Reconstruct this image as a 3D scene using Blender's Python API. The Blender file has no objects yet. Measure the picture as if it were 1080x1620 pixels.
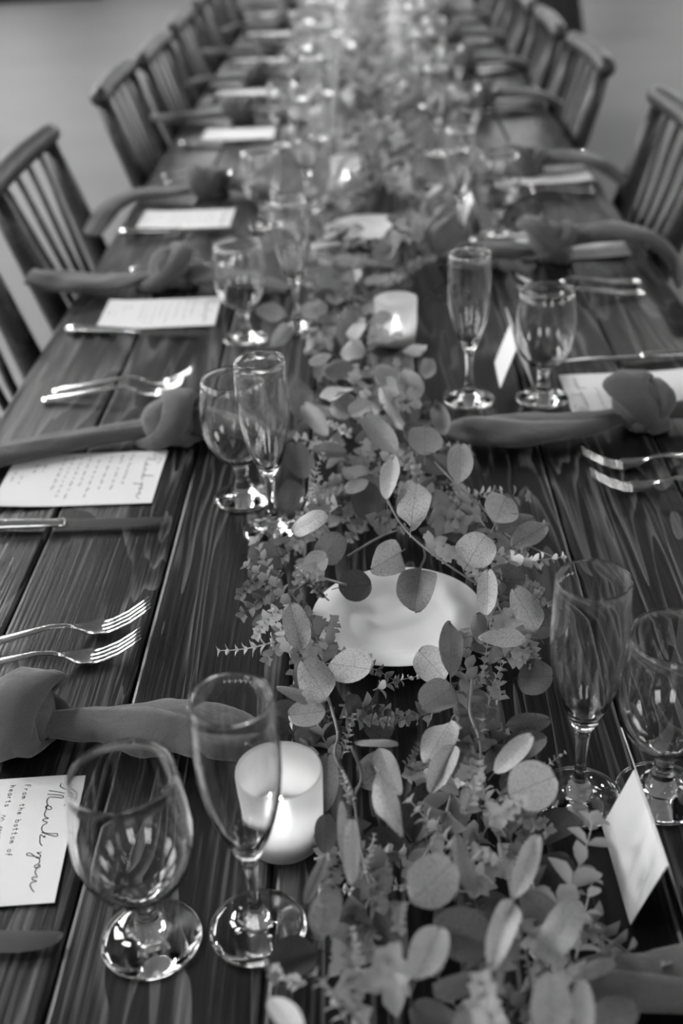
import bpy, bmesh, math, random
from mathutils import Vector, Matrix, noise

# ---------------------------------------------------------------- camera
S = bpy.context.scene
COL = S.collection
T = 0.76                                  # table top height
AXX = (0.99874134, 0.01442358, -0.04803858)
AXU = (0.03448014, 0.49812673, 0.86641842)
AXW = (-0.03642616, 0.86698427, -0.49700242)
cd = bpy.data.cameras.new('camera'); cam = bpy.data.objects.new('camera', cd); COL.objects.link(cam)
cd.sensor_fit = 'VERTICAL'; cd.sensor_height = 36; cd.sensor_width = 24; cd.lens = 1839.96 / 1620 * 36
cam.matrix_world = Matrix(((AXX[0], AXU[0], -AXW[0], 0), (AXX[1], AXU[1], -AXW[1], 0), (AXX[2], AXU[2], -AXW[2], T + .6557), (0, 0, 0, 1)))
cd.clip_start = .02; cd.clip_end = 100
cd.dof.use_dof = True; cd.dof.focus_distance = 1.0; cd.dof.aperture_fstop = 3.8; cd.dof.aperture_blades = 8
S.camera = cam

# ---------------------------------------------------------------- world, exposure
S.view_settings.view_transform = 'Standard'; S.view_settings.look = 'None'
S.view_settings.gamma = 1; S.view_settings.use_curve_mapping = False
S.view_settings.exposure = 0.6
wd = bpy.data.worlds.new('world'); S.world = wd; wd.use_nodes = True
wd.node_tree.nodes['Background'].inputs[0].default_value = (.5, .5, .5, 1)
wd.node_tree.nodes['Background'].inputs[1].default_value = .5
WINDOW_LIGHT = 4.5
ADDED_SKYLIGHT = 24.0
ADDED_LAMP = 220.0

R = random.Random(11)

# ---------------------------------------------------------------- helpers
def tag(o, label=None, cat=None, group=None, kind=None):
    if label: o['label'] = label
    if cat: o['category'] = cat
    if group: o['group'] = group
    if kind: o['kind'] = kind
    return o

def empty(name, loc=(0, 0, 0), rz=0):
    o = bpy.data.objects.new(name, None); COL.objects.link(o)
    o.location = loc; o.rotation_euler = (0, 0, rz); o.empty_display_size = .05
    return o

def link(name, me, m=None, parent=None, loc=None, mtx=None):
    o = bpy.data.objects.new(name, me); COL.objects.link(o)
    if m is not None and not me.materials: me.materials.append(m)
    if parent: o.parent = parent
    if mtx is not None: o.matrix_local = mtx
    elif loc: o.location = loc
    return o

def copy_tree(o, parent=None):
    c = o.copy(); COL.objects.link(c)
    if parent: c.parent = parent
    for ch in list(o.children): copy_tree(ch, c)
    return c

class MB:
    def __init__(s): s.v = []; s.f = []
    def box(s, lo, hi, bev=0):
        x0, y0, z0 = lo; x1, y1, z1 = hi
        if not bev:
            b = len(s.v)
            s.v += [(x0,y0,z0),(x1,y0,z0),(x1,y1,z0),(x0,y1,z0),(x0,y0,z1),(x1,y0,z1),(x1,y1,z1),(x0,y1,z1)]
            s.f += [tuple(b+i for i in f) for f in ((0,3,2,1),(4,5,6,7),(0,1,5,4),(1,2,6,5),(2,3,7,6),(3,0,4,7))]
        else:
            t = min(bev, (x1-x0)/2.01, (y1-y0)/2.01, (z1-z0)/2.01); rings = []
            for z, k in ((z0, t), (z0+t, 0), (z1-t, 0), (z1, t)):
                b = len(s.v)
                X0, X1, Y0, Y1 = x0+k, x1-k, y0+k, y1-k
                c = t*.5
                s.v += [(X0+c,Y0,z),(X1-c,Y0,z),(X1,Y0+c,z),(X1,Y1-c,z),(X1-c,Y1,z),(X0+c,Y1,z),(X0,Y1-c,z),(X0,Y0+c,z)]
                rings.append(b)
            for a, b in zip(rings, rings[1:]):
                for i in range(8): s.f.append((a+i, a+(i+1) % 8, b+(i+1) % 8, b+i))
            s.f.append(tuple(rings[0]+i for i in reversed(range(8)))); s.f.append(tuple(rings[-1]+i for i in range(8)))
        return s
    def lathe(s, prof, n=32, c=(0, 0, 0), close=False):
        b = len(s.v); m = len(prof)
        for r, z in prof:
            for i in range(n):
                a = 2*math.pi*i/n; s.v.append((c[0]+r*math.cos(a), c[1]+r*math.sin(a), c[2]+z))
        for j in range(m-1 if not close else m):
            for i in range(n):
                k = (j+1) % m
                s.f.append((b+j*n+i, b+j*n+(i+1) % n, b+k*n+(i+1) % n, b+k*n+i))
        if not close:
            s.f.append(tuple(b+i for i in reversed(range(n)))); s.f.append(tuple(b+(m-1)*n+i for i in range(n)))
        return s
    def tube(s, pts, rad, n=8, flat=None):
        pts = [Vector(p) for p in pts]; b = len(s.v); m = len(pts)
        if not hasattr(rad, '__len__'): rad = [rad]*m
        up = Vector((0, 0, 1)); prev = None
        for j, p in enumerate(pts):
            t = (pts[min(j+1, m-1)] - pts[max(j-1, 0)]).normalized()
            if prev is None:
                a = t.cross(up)
                if a.length < .1: a = t.cross(Vector((1, 0, 0)))
            else: a = prev - t*prev.dot(t)
            a.normalize(); prev = a; c = t.cross(a)
            for i in range(n):
                an = 2*math.pi*i/n
                s.v.append(tuple(p + a*math.cos(an)*rad[j] + c*math.sin(an)*rad[j]*(flat or 1)))
        for j in range(m-1):
            for i in range(n): s.f.append((b+j*n+i, b+j*n+(i+1) % n, b+(j+1)*n+(i+1) % n, b+(j+1)*n+i))
        s.f.append(tuple(b+i for i in reversed(range(n)))); s.f.append(tuple(b+(m-1)*n+i for i in range(n)))
        return s
    def grid(s, rows, close=False):
        b = len(s.v); n = len(rows[0])
        for r in rows: s.v += [tuple(p) for p in r]
        for j in range(len(rows)-1):
            for i in range(n if close else n-1):
                s.f.append((b+j*n+i, b+j*n+(i+1) % n, b+(j+1)*n+(i+1) % n, b+(j+1)*n+i))
        return s
    def mesh(s, name, smooth=True):
        me = bpy.data.meshes.new(name); me.from_pydata(s.v, [], s.f); me.update()
        if smooth: me.shade_smooth()
        return me
    def build(s, name, m, parent=None, smooth=True, angle=None, loc=None):
        me = s.mesh(name, smooth)
        if smooth and angle: me.set_sharp_from_angle(angle=math.radians(angle))
        return link(name, me, m, parent, loc)

def smooth_path(pts, per=6):
    P = [Vector(p) for p in pts]; out = []
    for i in range(len(P)-1):
        a, b = P[i], P[i+1]; a0 = P[i-1] if i else a*2-b; b1 = P[i+2] if i+2 < len(P) else b*2-a
        for k in range(per):
            t = k/per
            out.append(.5*((2*a)+(b-a0)*t+(2*a0-5*a+4*b-b1)*t*t+(3*a-a0-3*b+b1)*t**3))
    out.append(P[-1]); return out

# ---------------------------------------------------------------- materials (greyscale: the photograph is black and white)
def mat(name, grey=.2, rough=.5, metal=0, **kw):
    m = bpy.data.materials.new(name); m.use_nodes = True
    b = m.node_tree.nodes['Principled BSDF']
    b.inputs['Base Color'].default_value = (grey, grey, grey, 1); b.inputs['Roughness'].default_value = rough
    b.inputs['Metallic'].default_value = metal
    for k, v in kw.items(): b.inputs[k.replace('_', ' ')].default_value = v
    return m
def N(m, t, **kw):
    n = m.node_tree.nodes.new(t)
    for k, v in kw.items(): setattr(n, k, v)
    return n
def L(m, a, b): m.node_tree.links.new(a, b)
def val(m, op, a, b=None, c=None):
    n = N(m, 'ShaderNodeMath', operation=op)
    for i, x in enumerate((a, b, c)):
        if x is None: continue
        if isinstance(x, (int, float)): n.inputs[i].default_value = x
        else: L(m, x, n.inputs[i])
    return n.outputs[0]
def ramp(m, fac, stops):
    r = N(m, 'ShaderNodeValToRGB'); e = r.color_ramp.elements
    while len(e) < len(stops): e.new(.5)
    for i, (p, g) in enumerate(stops): e[i].position = p; e[i].color = (g, g, g, 1)
    L(m, fac, r.inputs[0]); return r.outputs[0]
def bsdf(m): return m.node_tree.nodes['Principled BSDF']
def bump(m, h, strength=.3, dist=.002):
    b = N(m, 'ShaderNodeBump'); b.inputs['Strength'].default_value = strength; b.inputs['Distance'].default_value = dist
    L(m, h, b.inputs['Height']); L(m, b.outputs[0], bsdf(m).inputs['Normal'])

def wood(name, dark, light, scale=1.0, rough=.35, knots=True):
    m = mat(name, dark, rough)
    tc = N(m, 'ShaderNodeTexCoord'); oi = N(m, 'ShaderNodeObjectInfo')
    # every board is cut from another place in the log: shift the coordinates by the object's random number
    off = N(m, 'ShaderNodeCombineXYZ')
    L(m, val(m, 'MULTIPLY', oi.outputs['Random'], 3.7), off.inputs[1]); L(m, val(m, 'MULTIPLY', oi.outputs['Random'], 11.3), off.inputs[2])
    ad = N(m, 'ShaderNodeVectorMath', operation='ADD'); L(m, tc.outputs['Object'], ad.inputs[0]); L(m, off.outputs[0], ad.inputs[1])
    mp = N(m, 'ShaderNodeMapping'); mp.inputs['Scale'].default_value = (scale, scale*.13, scale); L(m, ad.outputs[0], mp.inputs[0])
    n1 = N(m, 'ShaderNodeTexNoise'); n1.inputs['Scale'].default_value = 9; n1.inputs['Detail'].default_value = 3; n1.inputs['Distortion'].default_value = .6
    L(m, mp.outputs[0], n1.inputs['Vector'])
    # rings as level sets of a stretched noise: long cathedral arches
    rings = val(m, 'FRACT', val(m, 'MULTIPLY', n1.outputs[0], 13))
    saw = val(m, 'POWER', rings, 2.2)
    mp2 = N(m, 'ShaderNodeMapping'); mp2.inputs['Scale'].default_value = (scale*260, scale*6, scale*200); L(m, ad.outputs[0], mp2.inputs[0])
    n2 = N(m, 'ShaderNodeTexNoise'); n2.inputs['Scale'].default_value = 1; n2.inputs['Detail'].default_value = 4; L(m, mp2.outputs[0], n2.inputs['Vector'])
    mp3 = N(m, 'ShaderNodeMapping'); mp3.inputs['Scale'].default_value = (scale*9, scale*3, scale*9); L(m, ad.outputs[0], mp3.inputs[0])
    n3 = N(m, 'ShaderNodeTexNoise'); n3.inputs['Scale'].default_value = 1; n3.inputs['Detail'].default_value = 5; L(m, mp3.outputs[0], n3.inputs['Vector'])
    f = val(m, 'ADD', val(m, 'MULTIPLY', saw, .6), val(m, 'ADD', val(m, 'MULTIPLY', n2.outputs[0], 1.25), -.42))
    f = val(m, 'ADD', f, val(m, 'MULTIPLY', val(m, 'SUBTRACT', n3.outputs[0], .5), .8))
    f = val(m, 'ADD', f, val(m, 'MULTIPLY', val(m, 'SUBTRACT', oi.outputs['Random'], .5), .05))
    if knots:
        mpk = N(m, 'ShaderNodeMapping'); mpk.inputs['Scale'].default_value = (scale*6.5, scale*3.2, 0.0); L(m, ad.outputs[0], mpk.inputs[0])
        vo = N(m, 'ShaderNodeTexVoronoi'); vo.inputs['Scale'].default_value = 1; L(m, mpk.outputs[0], vo.inputs['Vector'])
        kn = val(m, 'SMOOTH_MIN', val(m, 'MULTIPLY', vo.outputs['Distance'], 9), 1, .1)
        f = val(m, 'MULTIPLY', f, val(m, 'MAXIMUM', kn, .15))
    col = ramp(m, f, [(.12, dark*.45), (.42, dark), (.60, (dark+light)*.42), (.95, light)])
    L(m, col, bsdf(m).inputs['Base Color'])
    rr = val(m, 'ADD', val(m, 'MULTIPLY', n3.outputs[0], .3), rough-.12)
    L(m, rr, bsdf(m).inputs['Roughness'])
    bump(m, f, .35, .0012)
    return m

M = {}
M['plank'] = wood('stained_pine', .008, .11, 1.0, .30)
M['chair'] = wood('dark_chair_wood', .018, .055, 2.0, .38, False)
M['floor'] = mat('polished_concrete', .10, .5)
bsdf(M['plank']).inputs['Specular IOR Level'].default_value = .32
def cloud(m, base, amp, sc, ch='Base Color', stretch=(1, 1, 1)):
    tc = N(m, 'ShaderNodeTexCoord'); mp = N(m, 'ShaderNodeMapping'); mp.inputs['Scale'].default_value = stretch
    L(m, tc.outputs['Object'], mp.inputs[0]); n = N(m, 'ShaderNodeTexNoise'); n.inputs['Scale'].default_value = sc; n.inputs['Detail'].default_value = 5
    L(m, mp.outputs[0], n.inputs['Vector']); L(m, ramp(m, n.outputs[0], [(.25, base-amp), (.75, base+amp)]), bsdf(m).inputs[ch]); return n.outputs[0]
cloud(M['floor'], .10, .015, 1.2)
M['wall'] = mat('painted_plaster', .2, .8); cloud(M['wall'], .2, .03, 2)
M['ceiling'] = mat('ceiling_paint', .12, .8)
M['trim'] = mat('window_trim_paint', .5, .5)
M['black_cloth'] = mat('black_cloth', .008, .9)
M['steel'] = mat('polished_steel', .72, .17, 1.0)
cloud(M['steel'], .68, .1, 160)
M['steel_dark'] = mat('brushed_steel', .38, .2, 1.0)
M['paper'] = mat('card_stock', .62, .75)
M['ink'] = mat('black_ink', .015, .6)
M['china'] = mat('glazed_white_china', .72, .12)
M['wax'] = mat('candle_wax', .8, .5)
bsdf(M['wax']).inputs['Subsurface Weight'].default_value = .4; bsdf(M['wax']).inputs['Subsurface Radius'].default_value = (.02, .02, .02)
def glass(name):
    m = mat(name, .97, .0); b = bsdf(m); b.inputs['Transmission Weight'].default_value = 1; b.inputs['IOR'].default_value = 1.5; return m
M['glass'] = glass('clear_glass')
m = bpy.data.materials.new('frosted_glass'); m.use_nodes = True; M['frost'] = m
b = bsdf(m); b.inputs['Base Color'].default_value = (.5, .5, .5, 1); b.inputs['Roughness'].default_value = .45
tr = N(m, 'ShaderNodeBsdfTranslucent'); tr.inputs[0].default_value = (.7, .7, .7, 1)
rt = N(m, 'ShaderNodeBsdfRefraction'); rt.inputs['Color'].default_value = (.9, .9, .9, 1); rt.inputs['Roughness'].default_value = .62; rt.inputs['IOR'].default_value = 1.12
m2 = N(m, 'ShaderNodeMixShader'); m2.inputs[0].default_value = .55; L(m, tr.outputs[0], m2.inputs[1]); L(m, rt.outputs[0], m2.inputs[2])
mx = N(m, 'ShaderNodeMixShader'); mx.inputs[0].default_value = .66
L(m, b.outputs[0], mx.inputs[1]); L(m, m2.outputs[0], mx.inputs[2]); L(m, mx.outputs[0], m.node_tree.nodes['Material Output'].inputs[0])
def emit(name, s):
    m = bpy.data.materials.new(name); m.use_nodes = True; nt = m.node_tree; nt.nodes.remove(bsdf(m))
    e = N(m, 'ShaderNodeEmission'); e.inputs[1].default_value = s; L(m, e.outputs[0], nt.nodes['Material Output'].inputs[0]); return m
M['flame'] = emit('candle_flame', 60)
M['daylight'] = emit('daylight_window', WINDOW_LIGHT)
M['added_skylight'] = emit('added_skylight_glow', ADDED_SKYLIGHT)
M['lamp'] = emit('added_lamp_globe', ADDED_LAMP)

# cloth: fine weave
M['linen'] = mat('grey_linen_napkin', .07, .92)
def weave(m):
    tc = N(m, 'ShaderNodeTexCoord'); n = N(m, 'ShaderNodeTexNoise'); n.inputs['Scale'].default_value = 1300; n.inputs['Detail'].default_value = 2
    L(m, tc.outputs['Object'], n.inputs['Vector']); L(m, ramp(m, n.outputs[0], [(.3, .048), (.7, .085)]), bsdf(m).inputs['Base Color']); bump(m, n.outputs[0], .4, .0006)
    n2 = N(m, 'ShaderNodeTexNoise'); n2.inputs['Scale'].default_value = 28; n2.inputs['Detail'].default_value = 3; n2.inputs['Distortion'].default_value = 1.2; L(m, tc.outputs['Object'], n2.inputs['Vector'])
    b2 = N(m, 'ShaderNodeBump'); b2.inputs['Strength'].default_value = .5; b2.inputs['Distance'].default_value = .006; L(m, n2.outputs[0], b2.inputs['Height'])
    for nd in m.node_tree.nodes:
        if nd.type == 'BUMP' and nd != b2: L(m, b2.outputs[0], nd.inputs['Normal'])
    bsdf(m).inputs['Sheen Weight'].default_value = .2
weave(M['linen'])

def leaf_mat(name, lo, hi, veins=True):
    m = mat(name, lo, .48); nt = m.node_tree
    oi = N(m, 'ShaderNodeObjectInfo'); tc = N(m, 'ShaderNodeTexCoord')
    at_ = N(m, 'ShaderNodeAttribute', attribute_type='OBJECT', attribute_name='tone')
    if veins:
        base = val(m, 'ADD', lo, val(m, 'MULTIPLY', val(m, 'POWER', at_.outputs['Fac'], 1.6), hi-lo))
        vo = N(m, 'ShaderNodeTexVoronoi', feature='DISTANCE_TO_EDGE'); vo.inputs['Scale'].default_value = 15
        L(m, tc.outputs['Object'], vo.inputs['Vector'])
        v1 = val(m, 'MINIMUM', val(m, 'MULTIPLY', vo.outputs['Distance'], 9), 1)
        sx = N(m, 'ShaderNodeSeparateXYZ'); L(m, tc.outputs['Object'], sx.inputs[0])
        ax = val(m, 'ABSOLUTE', sx.outputs[0])
        side = val(m, 'ABSOLUTE', val(m, 'SINE', val(m, 'MULTIPLY', val(m, 'SUBTRACT', sx.outputs[1], val(m, 'MULTIPLY', ax, .9)), 22)))
        v2 = val(m, 'MINIMUM', val(m, 'MULTIPLY', side, 5), 1)
        v3 = val(m, 'MINIMUM', val(m, 'MULTIPLY', ax, 45), 1)
        v = val(m, 'MULTIPLY', val(m, 'MULTIPLY', val(m, 'ADD', val(m, 'MULTIPLY', v1, .4), .6), val(m, 'ADD', val(m, 'MULTIPLY', v2, .2), .8)), val(m, 'ADD', val(m, 'MULTIPLY', v3, .35), .65))
        ns = N(m, 'ShaderNodeTexNoise'); ns.inputs['Scale'].default_value = 30; L(m, tc.outputs['Object'], ns.inputs['Vector'])
        base = val(m, 'MULTIPLY', val(m, 'MULTIPLY', base, v), val(m, 'ADD', .7, val(m, 'MULTIPLY', ns.outputs[0], .6)))
        bump(m, v, .25, .01)
    else:
        base = val(m, 'ADD', lo, val(m, 'MULTIPLY', oi.outputs['Random'], hi-lo))
    cr = N(m, 'ShaderNodeCombineColor')
    for i in range(3): L(m, base, cr.inputs[i])
    L(m, cr.outputs[0], bsdf(m).inputs['Base Color'])
    tl = N(m, 'ShaderNodeBsdfTranslucent'); L(m, cr.outputs[0], tl.inputs[0])
    mx = N(m, 'ShaderNodeMixShader'); mx.inputs[0].default_value = .22
    L(m, bsdf(m).outputs[0], mx.inputs[1]); L(m, tl.outputs[0], mx.inputs[2]); L(m, mx.outputs[0], nt.nodes['Material Output'].inputs[0])
    return m
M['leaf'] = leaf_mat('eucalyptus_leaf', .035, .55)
M['small_leaf'] = leaf_mat('small_eucalyptus_leaf', .12, .62, False)
M['stem'] = mat('green_stem', .11, .5)
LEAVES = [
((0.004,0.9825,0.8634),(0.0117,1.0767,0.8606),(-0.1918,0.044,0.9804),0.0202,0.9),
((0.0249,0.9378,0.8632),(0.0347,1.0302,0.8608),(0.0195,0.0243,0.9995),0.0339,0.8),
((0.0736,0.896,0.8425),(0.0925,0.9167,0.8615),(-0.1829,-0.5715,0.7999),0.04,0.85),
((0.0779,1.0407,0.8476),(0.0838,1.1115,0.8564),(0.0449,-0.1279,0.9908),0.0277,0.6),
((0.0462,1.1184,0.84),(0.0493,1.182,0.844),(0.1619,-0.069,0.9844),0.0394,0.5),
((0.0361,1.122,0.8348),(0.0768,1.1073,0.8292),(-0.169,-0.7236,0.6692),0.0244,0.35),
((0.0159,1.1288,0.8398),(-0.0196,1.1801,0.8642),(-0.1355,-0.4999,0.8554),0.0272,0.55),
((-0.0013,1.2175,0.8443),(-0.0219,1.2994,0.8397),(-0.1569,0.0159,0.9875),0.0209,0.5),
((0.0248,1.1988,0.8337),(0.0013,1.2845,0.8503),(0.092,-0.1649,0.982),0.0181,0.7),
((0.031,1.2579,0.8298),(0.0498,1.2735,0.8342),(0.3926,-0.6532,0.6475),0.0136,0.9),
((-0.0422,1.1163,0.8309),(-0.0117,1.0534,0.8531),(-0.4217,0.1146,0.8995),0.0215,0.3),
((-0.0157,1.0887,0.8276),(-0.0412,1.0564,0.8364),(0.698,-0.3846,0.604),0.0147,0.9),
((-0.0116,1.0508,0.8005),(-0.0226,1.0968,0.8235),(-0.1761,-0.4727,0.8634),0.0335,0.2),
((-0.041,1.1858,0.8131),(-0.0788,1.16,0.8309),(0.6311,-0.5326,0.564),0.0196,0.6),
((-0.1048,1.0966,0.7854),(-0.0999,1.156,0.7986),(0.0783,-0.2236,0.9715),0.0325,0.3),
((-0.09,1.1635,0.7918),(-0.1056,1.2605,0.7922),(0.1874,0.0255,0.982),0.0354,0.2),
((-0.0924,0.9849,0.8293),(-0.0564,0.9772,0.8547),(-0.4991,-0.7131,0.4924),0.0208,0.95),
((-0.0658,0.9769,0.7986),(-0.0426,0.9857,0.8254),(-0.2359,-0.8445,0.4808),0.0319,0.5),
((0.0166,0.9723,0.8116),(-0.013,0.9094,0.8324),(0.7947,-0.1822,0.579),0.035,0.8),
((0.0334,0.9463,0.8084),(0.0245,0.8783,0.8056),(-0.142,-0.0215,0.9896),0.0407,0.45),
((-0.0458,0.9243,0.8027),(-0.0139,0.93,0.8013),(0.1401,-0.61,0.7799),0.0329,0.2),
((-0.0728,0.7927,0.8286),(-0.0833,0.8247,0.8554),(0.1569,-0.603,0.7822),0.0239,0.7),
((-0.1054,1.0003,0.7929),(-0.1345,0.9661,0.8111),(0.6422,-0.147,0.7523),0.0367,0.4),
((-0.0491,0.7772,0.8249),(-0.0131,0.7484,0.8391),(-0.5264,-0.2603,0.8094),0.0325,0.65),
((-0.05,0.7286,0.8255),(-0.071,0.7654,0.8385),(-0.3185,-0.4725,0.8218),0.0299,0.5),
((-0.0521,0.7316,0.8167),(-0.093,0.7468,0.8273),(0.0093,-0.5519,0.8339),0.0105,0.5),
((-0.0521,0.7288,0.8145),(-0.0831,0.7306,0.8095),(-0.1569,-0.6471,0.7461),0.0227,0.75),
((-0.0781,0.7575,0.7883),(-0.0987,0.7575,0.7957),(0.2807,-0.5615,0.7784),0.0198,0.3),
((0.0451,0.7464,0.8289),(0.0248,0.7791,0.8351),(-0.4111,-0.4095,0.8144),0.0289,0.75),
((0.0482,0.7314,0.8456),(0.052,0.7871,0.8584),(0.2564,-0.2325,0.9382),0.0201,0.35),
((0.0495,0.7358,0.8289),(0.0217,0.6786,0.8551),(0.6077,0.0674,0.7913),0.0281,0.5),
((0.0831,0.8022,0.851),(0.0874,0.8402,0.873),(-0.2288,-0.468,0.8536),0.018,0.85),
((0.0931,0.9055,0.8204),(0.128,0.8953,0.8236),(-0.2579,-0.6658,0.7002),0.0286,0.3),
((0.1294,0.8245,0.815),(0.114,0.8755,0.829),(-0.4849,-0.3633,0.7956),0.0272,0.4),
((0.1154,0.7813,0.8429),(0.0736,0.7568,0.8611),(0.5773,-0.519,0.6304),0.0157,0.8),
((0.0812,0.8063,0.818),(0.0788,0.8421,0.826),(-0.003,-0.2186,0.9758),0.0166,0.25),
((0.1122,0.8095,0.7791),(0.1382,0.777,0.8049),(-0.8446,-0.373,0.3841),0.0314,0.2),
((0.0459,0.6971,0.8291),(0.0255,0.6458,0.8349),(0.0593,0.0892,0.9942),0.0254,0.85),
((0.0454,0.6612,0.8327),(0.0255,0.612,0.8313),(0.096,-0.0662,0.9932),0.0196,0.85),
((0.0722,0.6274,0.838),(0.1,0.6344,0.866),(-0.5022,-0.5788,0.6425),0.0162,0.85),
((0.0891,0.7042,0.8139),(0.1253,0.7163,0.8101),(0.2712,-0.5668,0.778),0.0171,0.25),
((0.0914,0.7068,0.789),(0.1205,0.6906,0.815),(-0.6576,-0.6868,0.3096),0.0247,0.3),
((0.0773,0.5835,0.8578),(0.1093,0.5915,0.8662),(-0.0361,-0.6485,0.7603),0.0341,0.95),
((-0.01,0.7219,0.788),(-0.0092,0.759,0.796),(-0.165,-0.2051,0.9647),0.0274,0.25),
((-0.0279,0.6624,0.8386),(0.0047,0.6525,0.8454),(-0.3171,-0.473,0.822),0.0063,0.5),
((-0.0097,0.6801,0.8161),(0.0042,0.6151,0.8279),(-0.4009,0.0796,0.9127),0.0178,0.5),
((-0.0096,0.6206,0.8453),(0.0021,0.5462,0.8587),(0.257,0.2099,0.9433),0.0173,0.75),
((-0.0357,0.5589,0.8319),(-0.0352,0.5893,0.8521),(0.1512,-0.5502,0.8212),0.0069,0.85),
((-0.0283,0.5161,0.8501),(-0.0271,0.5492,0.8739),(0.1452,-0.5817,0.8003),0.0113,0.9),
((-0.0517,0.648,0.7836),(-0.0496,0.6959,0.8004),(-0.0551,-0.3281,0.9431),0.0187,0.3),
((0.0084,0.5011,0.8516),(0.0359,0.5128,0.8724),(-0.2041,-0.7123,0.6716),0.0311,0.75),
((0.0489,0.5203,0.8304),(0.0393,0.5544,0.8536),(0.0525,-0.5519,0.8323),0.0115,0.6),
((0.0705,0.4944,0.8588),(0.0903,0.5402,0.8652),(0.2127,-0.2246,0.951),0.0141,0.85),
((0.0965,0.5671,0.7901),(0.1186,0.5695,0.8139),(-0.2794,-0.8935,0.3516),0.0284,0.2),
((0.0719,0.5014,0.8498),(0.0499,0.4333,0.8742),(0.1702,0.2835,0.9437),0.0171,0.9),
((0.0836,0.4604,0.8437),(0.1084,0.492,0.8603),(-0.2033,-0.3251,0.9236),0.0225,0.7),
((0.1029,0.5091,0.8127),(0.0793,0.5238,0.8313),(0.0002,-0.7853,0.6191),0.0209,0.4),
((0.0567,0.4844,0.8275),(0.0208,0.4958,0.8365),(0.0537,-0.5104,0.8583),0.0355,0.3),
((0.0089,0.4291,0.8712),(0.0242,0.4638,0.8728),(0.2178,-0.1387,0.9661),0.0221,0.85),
((0.08,0.4052,0.8496),(0.0824,0.4295,0.8744),(0.1091,-0.715,0.6905),0.0234,0.8),
((0.0986,0.4048,0.8498),(0.0993,0.4251,0.8742),(-0.3132,-0.7254,0.613),0.0125,0.7),
((0.1103,0.4483,0.8024),(0.1383,0.4436,0.8216),(-0.5696,-0.345,0.746),0.0231,0.25),
((0.0486,0.4629,0.8289),(0.0182,0.4465,0.8351),(0.3365,-0.2814,0.8986),0.0144,0.4),
((0.101,0.4695,0.8162),(0.1293,0.4731,0.8278),(-0.2939,-0.4319,0.8527),0.0109,0.5),
((0.0378,0.3918,0.8616),(0.0381,0.4155,0.8624),(-0.2443,-0.026,0.9694),0.0228,0.6),
((-0.0511,0.4952,0.8282),(-0.0382,0.5081,0.8558),(-0.281,-0.8114,0.5125),0.0208,0.6),
((-0.0597,0.5238,0.8247),(-0.0457,0.5511,0.8393),(0.0535,-0.4916,0.8692),0.0091,0.7),
((-0.0704,0.4188,0.8701),(-0.0504,0.3778,0.8939),(-0.3152,0.3583,0.8788),0.0138,0.9),
((-0.0567,0.7304,0.7795),(-0.0784,0.7125,0.8045),(0.8169,-0.3168,0.482),0.022,0.3),
((-0.0499,0.5979,0.7916),(-0.0509,0.637,0.7924),(0.0444,-0.0191,0.9988),0.0166,0.3),
((0.1099,0.998,0.8244),(0.1273,1.0597,0.8196),(0.442,-0.0537,0.8954),0.0377,0.75),
((0.1119,1.0033,0.8125),(0.1528,1.0273,0.8115),(0.3188,-0.514,0.7964),0.0267,0.4),
((0.1231,0.9639,0.8184),(0.1594,0.9902,0.8256),(0.1423,-0.4421,0.8856),0.0249,0.5),
((0.0271,1.8244,0.8337),(0.0251,1.9796,0.8303),(-0.4256,0.0148,0.9048),0.0471,0.3),
((-0.0734,1.7245,0.8138),(-0.0647,1.8215,0.8302),(0.366,-0.1879,0.9114),0.0463,0.5),
((-0.0453,1.467,0.8256),(-0.0279,1.5462,0.8384),(0.0125,-0.1615,0.9868),0.0429,0.5),
((0.1161,1.9561,0.8046),(0.1608,2.1201,0.7994),(0.5593,-0.1264,0.8193),0.0607,0.2),
((-0.1371,1.6397,0.814),(-0.1853,1.6971,0.81),(-0.6037,-0.4612,0.6502),0.0292,0.6),
((-0.1496,1.5367,0.8076),(-0.1252,1.5954,0.8164),(0.5733,-0.3489,0.7413),0.0253,0.8),
((-0.0617,1.4058,0.844),(-0.0909,1.391,0.84),(0.305,-0.7612,0.5723),0.014,0.95),
((-0.0317,1.383,0.8347),(-0.07,1.3791,0.8293),(-0.0165,-0.7617,0.6477),0.0238,0.4),
((-0.0433,1.3263,0.8313),(-0.0613,1.2412,0.8527),(-0.0094,0.2467,0.969),0.0364,1),  # lightest tone paints in a leaf caught by the light
((0.0295,1.2713,0.8443),(0.0364,1.3624,0.8397),(0.5194,0.0043,0.8545),0.0203,0.6),
((0.057,1.3464,0.8311),(0.0665,1.4068,0.8329),(0.3796,-0.088,0.921),0.0212,0.6),
((0.0138,0.6177,0.7797),(0.033,0.6713,0.7843),(-0.0348,-0.0733,0.9967),0.0376,0.15),
((-0.1056,1.3376,0.7896),(-0.0986,1.4001,0.8144),(0.3106,-0.3799,0.8713),0.0328,0.5),
((-0.0617,1.2324,0.8127),(-0.0958,1.3277,0.8113),(-0.4434,-0.1447,0.8846),0.0231,0.4),
((0.0754,1.2268,0.8098),(0.0689,1.3065,0.8142),(-0.2415,-0.0727,0.9677),0.0228,0.5),
((0.0034,0.5041,0.7934),(-0.0123,0.5477,0.7906),(-0.4063,-0.0888,0.9094),0.0252,0.2),
((0.0317,0.4457,0.7977),(0.0061,0.4614,0.8063),(0.0556,-0.4117,0.9096),0.0233,0.3),
((-0.0305,0.755,0.7886),(-0.0335,0.7468,0.8154),(0.7186,-0.6831,-0.1303),0.0188,0.3),
((-0.0232,0.6215,0.7802),(0.011,0.6046,0.7838),(-0.3172,-0.4723,0.8224),0.0279,0.15),
((0.1052,0.6332,0.7896),(0.0977,0.6535,0.8144),(-0.0485,-0.7797,0.6243),0.0234,0.3),
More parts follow.
